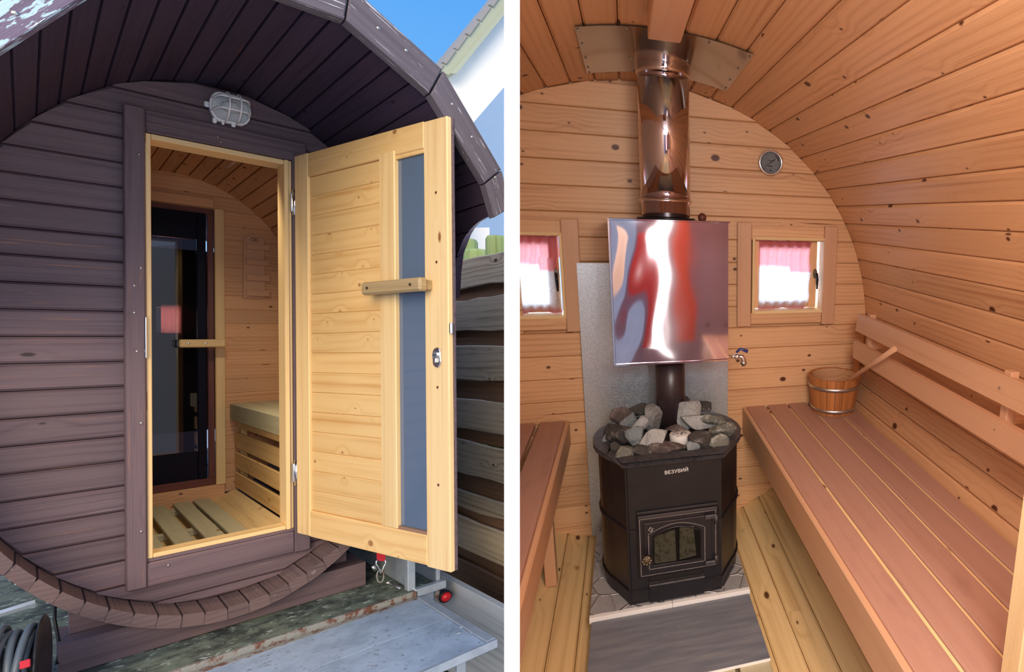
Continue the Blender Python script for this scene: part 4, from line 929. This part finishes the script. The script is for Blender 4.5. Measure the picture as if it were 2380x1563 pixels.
for z in (.075, .315): hb = MB(); hb.loft([at_z(plan(grow=g), zz) for g, zz in ((.001, z), (.006, z + .003), (.006, z + .010), (.001, z + .013))], True, False); part(sv, 'band', hb, M_black)
sk = MB(); sk.loft([at_z(plan(grow=.004), .560), at_z(plan(grow=.016), .566), at_z(plan(grow=.016), .585), at_z(plan(s=.86, yf=-.572, fx0=.0, fx1=.28), .589), at_z(plan(s=.85, yf=-.568, fx0=.0, fx1=.28), .560)], True, False); sk.fix = True
part(sv, 'rim', sk, M_ironrim, label='worn grey iron rim')
bn = MB(); bn.loft([at_z(plan(s=.86, yf=-.568, fx0=.0, fx1=.28), .568), at_z(plan(s=.80, yf=-.55, fx0=.02, fx1=.26), .567)], True, True); part(sv, 'stone_basket', bn, M_darkhole)
part(sv, 'front_corner', MB().box(-.030, -.020, -.606, -.596, .030, .565, .003), M_black, (0, 0, 1))
part(sv, 'ash_drawer', MB().box(.040, .234, -.618, -.601, .036, .106, .003), M_black); part(sv, 'ash_drawer_lip', MB().box(.038, .236, -.626, -.601, .106, .113, .002), M_ironrim)
part(sv, 'air_slot', MB().box(.045, .230, -.604, -.600, .114, .134, .001), M_darkhole)
fd = part(sv, 'stove_door', MB().box(.004, .288, -.616, -.601, .139, .380, .006), M_iron, label='cast iron firebox door with beaded edges')
part(fd, 'hood', MB().box(.004, .286, -.612, -.600, .382, .394, .003), M_black)
part(fd, 'inner_leaf', MB().box(.026, .262, -.622, -.6165, .160, .355, .004), M_iron)
gx0, gx1, gz0, gz1 = .056, .222, .190, .300
arch = [(gx0, gz0), (gx1, gz0), (gx1, gz1)] + [(gx1 - (gx1 - gx0) * i / 10, gz1 + .030 * math.sin(PI * i / 10) ** .8) for i in range(1, 10)] + [(gx0, gz1)]
part(fd, 'fire_glass', MB().slab(arch, (0, -.6250, 0), (1, 0, 0), (0, 0, 1), (0, -1, 0), .0016, .0003), M_glass_fire)
rim_ = MB(); rim_.tube([(x, -.6245, z) for x, z in arch], .0032, 6, True); part(fd, 'glass_bezel', rim_, M_iron)
part(fd, 'firebrick', MB().slab([(.060, .195), (.135, .194), (.132, .318), (.075, .305), (.062, .298)], (0, -.6224, 0), (1, 0, 0), (0, 0, 1), (0, -1, 0), .0003, .00005), M_brick)
part(fd, 'firebrick', MB().slab([(.146, .196), (.205, .203), (.196, .322), (.148, .325)], (0, -.6224, 0), (1, 0, 0), (0, 0, 1), (0, -1, 0), .0003, .00005), M_brick)
dots = MB()
def dotline(pts, step, y):
    for a, b in zip(pts, pts[1:]):
        a, b = Vector(a), Vector(b); n = max(1, int((b - a).length / step))
        for i in range(n):
            p = a + (b - a) * i / n; dots.box(p.x - .0011, p.x + .0011, y - .0012, y, p.y - .0011, p.y + .0011, .0003)
dotline([(.014, .149), (.278, .149)], .0052, -.6165); dotline([(.014, .149), (.014, .370)], .0052, -.6165); dotline([(.014, .370), (.276, .370)], .0052, -.6165); dotline([(.276, .370), (.276, .149)], .0052, -.6165)
dotline([(.042, .176), (.234, .176)], .0050, -.6225); dotline([(.042, .176), (.042, .312)], .0050, -.6225); dotline([(.236, .176), (.236, .316)], .0050, -.6225)
dotline([(.042 + .194 * i / 12, .314 + .029 * math.sin(PI * i / 12)) for i in range(13)], .0050, -.6225)
part(fd, 'beading', dots, M_scale, kind='stuff', label='pale dotted beading')
kn = MB(); kn.T = Matrix.Translation((.034, -.622, .232)) @ Matrix.Rotation(PI / 2, 4, 'X'); kn.lathe([(.004, 0), (.005, .020), (.014, .022), (.019, .026), (.017, .034), (.001, .036)], n=20)
for i in range(8): a = 2 * PI * i / 8; kn.blob((.013 * math.cos(a), .013 * math.sin(a), .034), (.005, .005, .004), 1, 0)
part(fd, 'knob', kn, M_brass, label='ribbed bronze knob')
hg = MB()
for z in (.352, .168): hg.box(.236, .280, -.634, -.6225, z - .008, z + .008, .003); hg.lathe([(.001, -.014), (.007, -.014), (.007, .014), (.001, .014)], (.276, -.628, z - .012 if z > .3 else z + .012), 10)
part(fd, 'hinge', hg, M_ironrim)
em = MB(); em.tube([(.052, -.6228, .340), (.042, -.6228, .331), (.052, -.6228, .322), (.056, -.6228, .328)], .0012, 4); em.tube([(.060, -.6228, .334), (.051, -.6228, .332), (.056, -.6228, .324)], .0010, 4); part(fd, 'emblem', em, M_scale, label='small cast emblem')
tx = bpy.data.curves.new('lettering', 'FONT'); tx.body = 'ВЕЗУВИЙ'; tx.size = .0185; tx.extrude = .0004; tx.space_character = 1.0
to = bpy.data.objects.new('lettering', tx); COL.objects.link(to); to.parent = sv; tx.materials.append(M_text); ORI['lettering'] = ORI[sv.name]
bpy.context.view_layer.update(); wT = to.dimensions.x; kx = .079 / max(wT, .01)
me_t = bpy.data.meshes.new_from_object(to.evaluated_get(bpy.context.evaluated_depsgraph_get())); bpy.data.objects.remove(to)
to = bpy.data.objects.new('lettering', me_t); COL.objects.link(to); to.parent = sv
to.matrix_local = Matrix.Translation(Vector((.1025, -.6015, .5215)) - ORI[sv.name][1]) @ Matrix.Rotation(math.radians(2.5), 4, 'Y').inverted() @ Matrix.Rotation(PI / 2, 4, 'X') @ Matrix.Diagonal((kx, kx, 1, 1))
to['label'] = 'white Cyrillic lettering'

# stones, each picked from the photograph: x, y, rx, ry (in a 6.5x crop), tone, label, height
SX = [(500, 440, 100, 120, 'brown', 'reddish brown stone at the back left of the stove', .630), (720, 360, 140, 85, 'dark', 'dark angular stone behind, left of the black pipe', .640),
      (985, 440, 130, 175, 'grey', 'big rounded grey stone leaning on the left of the pipe', .630), (620, 530, 100, 110, 'blue', 'grey stone in the middle of the left heap', .620),
      (790, 550, 100, 80, 'pale', 'light grey stone beside the big rounded one', .625), (450, 720, 150, 165, 'dark', 'dark stone with a pale vein at the left rim', .610),
      (270, 790, 60, 120, 'blue', 'thin grey green stone pressed against the left rim', .590), (710, 750, 125, 120, 'blue', 'smooth bluish grey stone left of centre', .615),
      (980, 800, 165, 140, 'pale', 'white grey stone with a black upper face at the front', .615), (400, 930, 80, 75, 'dark', 'small dark stone at the lower left rim', .590),
      (530, 1010, 130, 85, 'olive', 'olive grey angular stone at the front left corner', .588), (800, 985, 140, 95, 'dark', 'speckled dark stone at the front edge', .588),
      (1190, 940, 200, 85, 'brown', 'long purplish stone along the front edge', .588), (1500, 410, 130, 175, 'pale', 'tall light grey stone right of the black pipe', .635),
      (1720, 310, 110, 75, 'dark', 'dark bluish stone furthest back on the right', .635), (1640, 520, 205, 105, 'pale', 'long pale stone lying across the right heap', .620),
      (1455, 215, 50, 65, 'dark', 'small black stone peeping behind the pipe', .640), (1900, 490, 125, 90, 'olive', 'knobbly olive stone upper right', .630),
      (1985, 660, 150, 105, 'olive', 'greenish grey stone at the right rim', .605), (1690, 780, 120, 155, 'dark', 'black and white speckled stone right of the white pot', .610),
      (1930, 850, 165, 100, 'olive', 'big olive grey stone at the front right rim', .592), (1560, 930, 90, 70, 'blue', 'small grey stone below the white pot', .588),
      (1290, 620, 95, 60, 'brown', 'brown stone behind the white pot', .610)]
for i, (x, y, a, b_, tone, lab, z) in enumerate(SX):
    p = Q(1370 + x / 6.511, 900 + y / 6.511, 2, z); d = float((RR @ (p - CR))[2]); s = d / FOC / 6.511
    r = (a * s * 1.72, (a + b_) * .5 * s * 1.15, b_ * s * 1.58)
    single('R', 'sauna_stone', MB().blob((p[0], p[1], p[2]), r, 3, .22, i + 3, 1.1, .92), ST[tone], lab, 'stone', None, 'stones on the stove')
p = Q(1370 + 1375 / 6.511, 900 + 770 / 6.511, 2, .602)
pot = top('R', 'aroma_pot', 'white round soapstone pot with a scribbled top among the stones', 'pot', (p[0], p[1], .575))
part(pot, 'body', MB().lathe([(.001, .572), (.0385, .572), (.0385, .618), (.036, .621), (.001, .621)], (p[0], p[1], 0), 40), M_candle)
sq = MB(); rnd = random.Random(5)
for k in range(22):
    a = rnd.uniform(0, 6.28); r = rnd.uniform(.004, .027); q0 = Vector((p[0] + r * math.cos(a), p[1] + r * math.sin(a), .6215)); pts = [q0]
    for j in range(3): pts.append(pts[-1] + Vector((rnd.uniform(-.006, .006), rnd.uniform(-.006, .006), 0)))
    sq.tube(pts, .0007, 4)
part(pot, 'scribble', sq, M_ironrim, kind='stuff')

# hearth and tile, duckboard under them
he = top('R', 'hearth_mats', 'pressed silver metal hearth mats under the stove', 'hearth', (.12, -.35, .02))
part(he, 'mat', MB().box(-.162, .117, -.615, -.05, .016, .029, .001), M_mat); part(he, 'mat', MB().box(.118, .402, -.615, -.05, .016, .029, .001), M_mat)
part(he, 'edge_strip', MB().box(-.163, .117, -.632, -.6155, .006, .0285, .001), M_white); part(he, 'edge_strip', MB().box(.118, .402, -.632, -.6155, .006, .0285, .001), M_white)
ti = top('R', 'floor_tile', 'large dark slate grey tile lying in front of the stove', 'tile', (.12, -.8, .01))
part(ti, 'tile', MB().box(-.157, .398, -.955, -.6325, .004, .014, .001), M_slate); part(ti, 'edge', MB().box(-.157, .398, -.9575, -.9553, .004, .0138, .0002), M_white)
du = top('R', 'duckboard', 'pale duckboard slats under the tile, showing at the bottom edge', 'duckboard', (.12, -1.0, -.06))
for k in range(5): part(du, 'slat', MB().box(-.150 + k * .112, -.052 + k * .112, -1.9, -.03, -.022, .0035, .003), M_duck, (0, 1, 0))
for y in (-.3, -1.1, -1.7): part(du, 'batten', MB().box(-.14, .39, y, y + .04, -.05, -.0225, .002), M_duck)

# benches
bR = top('R', 'sauna_bench', 'long slatted bench along the right wall with the bucket on it', 'bench', (.75, -1.1, .05))
EDG = [.517, .606, .618, .711, .721, .812, .822, .914, .926, 1.0]
part(bR, 'front_edge', MB().box(.498, .5165, -2.5, -.004, .402, .530, .005), M_back, (0, 1, 0))
for i in range(0, 10, 2): part(bR, 'slat', MB().box(EDG[i], EDG[i + 1], -2.5, -.004, .506, .530, .004), M_aspen, (0, 1, 0))
for y in (-.06, -.80, -1.5, -2.2): part(bR, 'bearer', MB().box(.518, .94, y - .045, y, .415, .5055, .002), M_back)
under = MB().box(.60, .95, -2.5, -.01, .494, .503, .001)
part(bR, 'under_batten', MB().box(.605, .622, -2.5, -.004, .498, .512, .001), M_door, (0, 1, 0)) if False else None
for i in (1, 3, 5, 7): part(bR, 'joint_strip', MB().box(EDG[i] + .0003, EDG[i + 1] - .0003, -2.5, -.05, .5057, .523, .001), M_floor, (0, 1, 0))
bL = top('R', 'sauna_bench', 'slatted bench along the left side, cut by the frame', 'bench', (-.4, -1.0, .05))
part(bL, 'front_edge', MB().box(-.268, -.250, -2.5, -.004, .42, .530, .005), M_back, (0, 1, 0), clip=True)
for a, b_ in ((-.365, -.2685), (-.475, -.382), (-.585, -.49)): part(bL, 'slat', MB().box(a, b_, -2.5, -.004, .506, .530, .004), M_aspen, (0, 1, 0), clip=True)
for y in (-.06, -.80): part(bL, 'bearer', MB().box(-.59, -.2685, y - .045, y, .415, .5055, .002), M_back, clip=True)
for y in (-.35, -1.75): part(bL, 'leg', MB().box(-.33, -.29, y - .04, y, .01, .4145, .002), M_back, (0, 0, 1), clip=True)
for y in (-.35, -1.75): part(bR, 'leg', MB().box(.53, .57, y - .04, y, .02, .4145, .002), M_back, (0, 0, 1)) if y < -1 else None
# backrest: two boards on brackets
br = top('R', 'backrest', 'two board wooden backrest fixed along the curved wall behind the bench', 'backrest', (.96, -1.2, .84))
def bboard(x0, z0, x1, z1, ya, yb): 
    q = MB(); dx, dz = x1 - x0, z1 - z0; l = math.hypot(dx, dz); nx, nz = -dz / l * .022, dx / l * .022
    P = [(x0, z0), (x1, z1), (x1 - nx, z1 - nz), (x0 - nx, z0 - nz)]; q.loft([[(a, y, c) for a, c in P] for y in (ya, yb)], True, True); q.fix = True; return q
part(br, 'board', bboard(.940, .934, .952, 1.010, -2.45, -.262), M_back, (0, 1, 0)); part(br, 'board', bboard(.940, .810, .940, .886, -2.45, -.250), M_back, (0, 1, 0))
for y in (-.33, -1.22, -2.1):
    part(br, 'bracket', MB().box(.963, .990, y - .03, y, .79, 1.02, .002), M_back, (0, 0, 1)); part(br, 'spacer', MB().box(.9905, 1.060, y - .028, y - .002, .87, .95, .002), M_pinew, (1, 0, 0))
for y in (-.34, -1.235, -2.115):
    for z in (.975, .855): part(br, 'screw', MB().blob((.941, y, z), (.002, .004, .004), 1, 0), M_screw)

# bucket and ladle
BC = Vector((.902, -.134, .5305)); bk = top('R', 'sauna_bucket', 'wooden stave bucket with two metal hoops in the corner of the long bench', 'bucket', tuple(BC))
RB, RT, BH = .100, .122, .172; NS = 20
for k in range(NS):
    a0, a1 = 2 * PI * k / NS + .012, 2 * PI * (k + 1) / NS - .012; q = MB(); rings = []
    tall = .065 if k == 0 else 0
    for z in (0, .02, BH + tall):
        r = RB + (RT - RB) * z / BH; am = (a0 + a1) / 2
        rings.append([(BC.x + rr * math.cos(a), BC.y + rr * math.sin(a), BC.z + z) for rr, a in ((r - .011, a0), (r - .001, a0), (r, am), (r - .001, a1), (r - .011, a1))])
    q.loft(rings, True, True); q.fix = True; part(bk, 'stave', q, M_bucket if 'M_bucket' in globals() else M_pine, (0, 0, 1))
part(bk, 'bottom', MB().lathe([(.001, .014), (RB - .012, .014)], tuple(BC), 32), M_pine)
part(bk, 'liner', MB().lathe([(RB - .0145, .02), (RT - .0145, BH - .004), (RT - .0148, BH - .002)], tuple(BC), 40, caps=False), M_pine)
for z in (.012, .118):
    f0, f1 = RB + (RT - RB) * z / BH, RB + (RT - RB) * (z + .017) / BH
    part(bk, 'hoop', MB().lathe([(f0 + .0002, z), (f0 + .002, z), (f1 + .002, z + .017), (f1 + .0002, z + .017)], tuple(BC), 48, caps=False), M_zinc)
ld = top('R', 'ladle', 'wooden ladle with a long round handle leaning in the bucket', 'ladle', tuple(BC))
h0 = Vector(Q(1970, 886, 2, .690)); h1 = Vector(Q(2079, 812, 0, .905)); d_ = (h0 - h1).normalized(); h00 = h0 + d_ * .045
part(ld, 'handle', MB().tube([h00, h0, (h0 + h1) / 2, h1], [.0075, .0085, .0095, .0105], 12), M_back, tuple(d_))
part(ld, 'bowl', MB().lathe([(.001, .0), (.014, .003), (.022, .014), (.023, .022), (.020, .020), (.012, .009), (.001, .006)], (h00.x, h00.y, h00.z - .02), 20), M_back)

# cloths added unseen behind the camera to put red reflections in the steel tank
M_jack = plain('orange_red_cloth', (.85, .16, .07), .7); M_jack2 = plain('red_cloth', (.70, .05, .05), .7)
def hang(name, lab, x0, x1, z0, z1, mat):
    return single('R', name, MB().grid(lambda u, v: (x0 + (x1 - x0) * u, -2.66 + .012 * math.sin(u * 17) * (.4 + v), z1 + (z0 - z1) * v), 30, 10), mat, lab, 'reflected_cloth')
hang('reflected_cloth', 'orange red cloth added behind the viewer for the tank reflection', .375, .455, .45, 1.62, M_jack)
hang('reflected_cloth', 'darker red cloth added behind the viewer for the tank reflection', .10, .235, .40, 1.35, M_jack2)
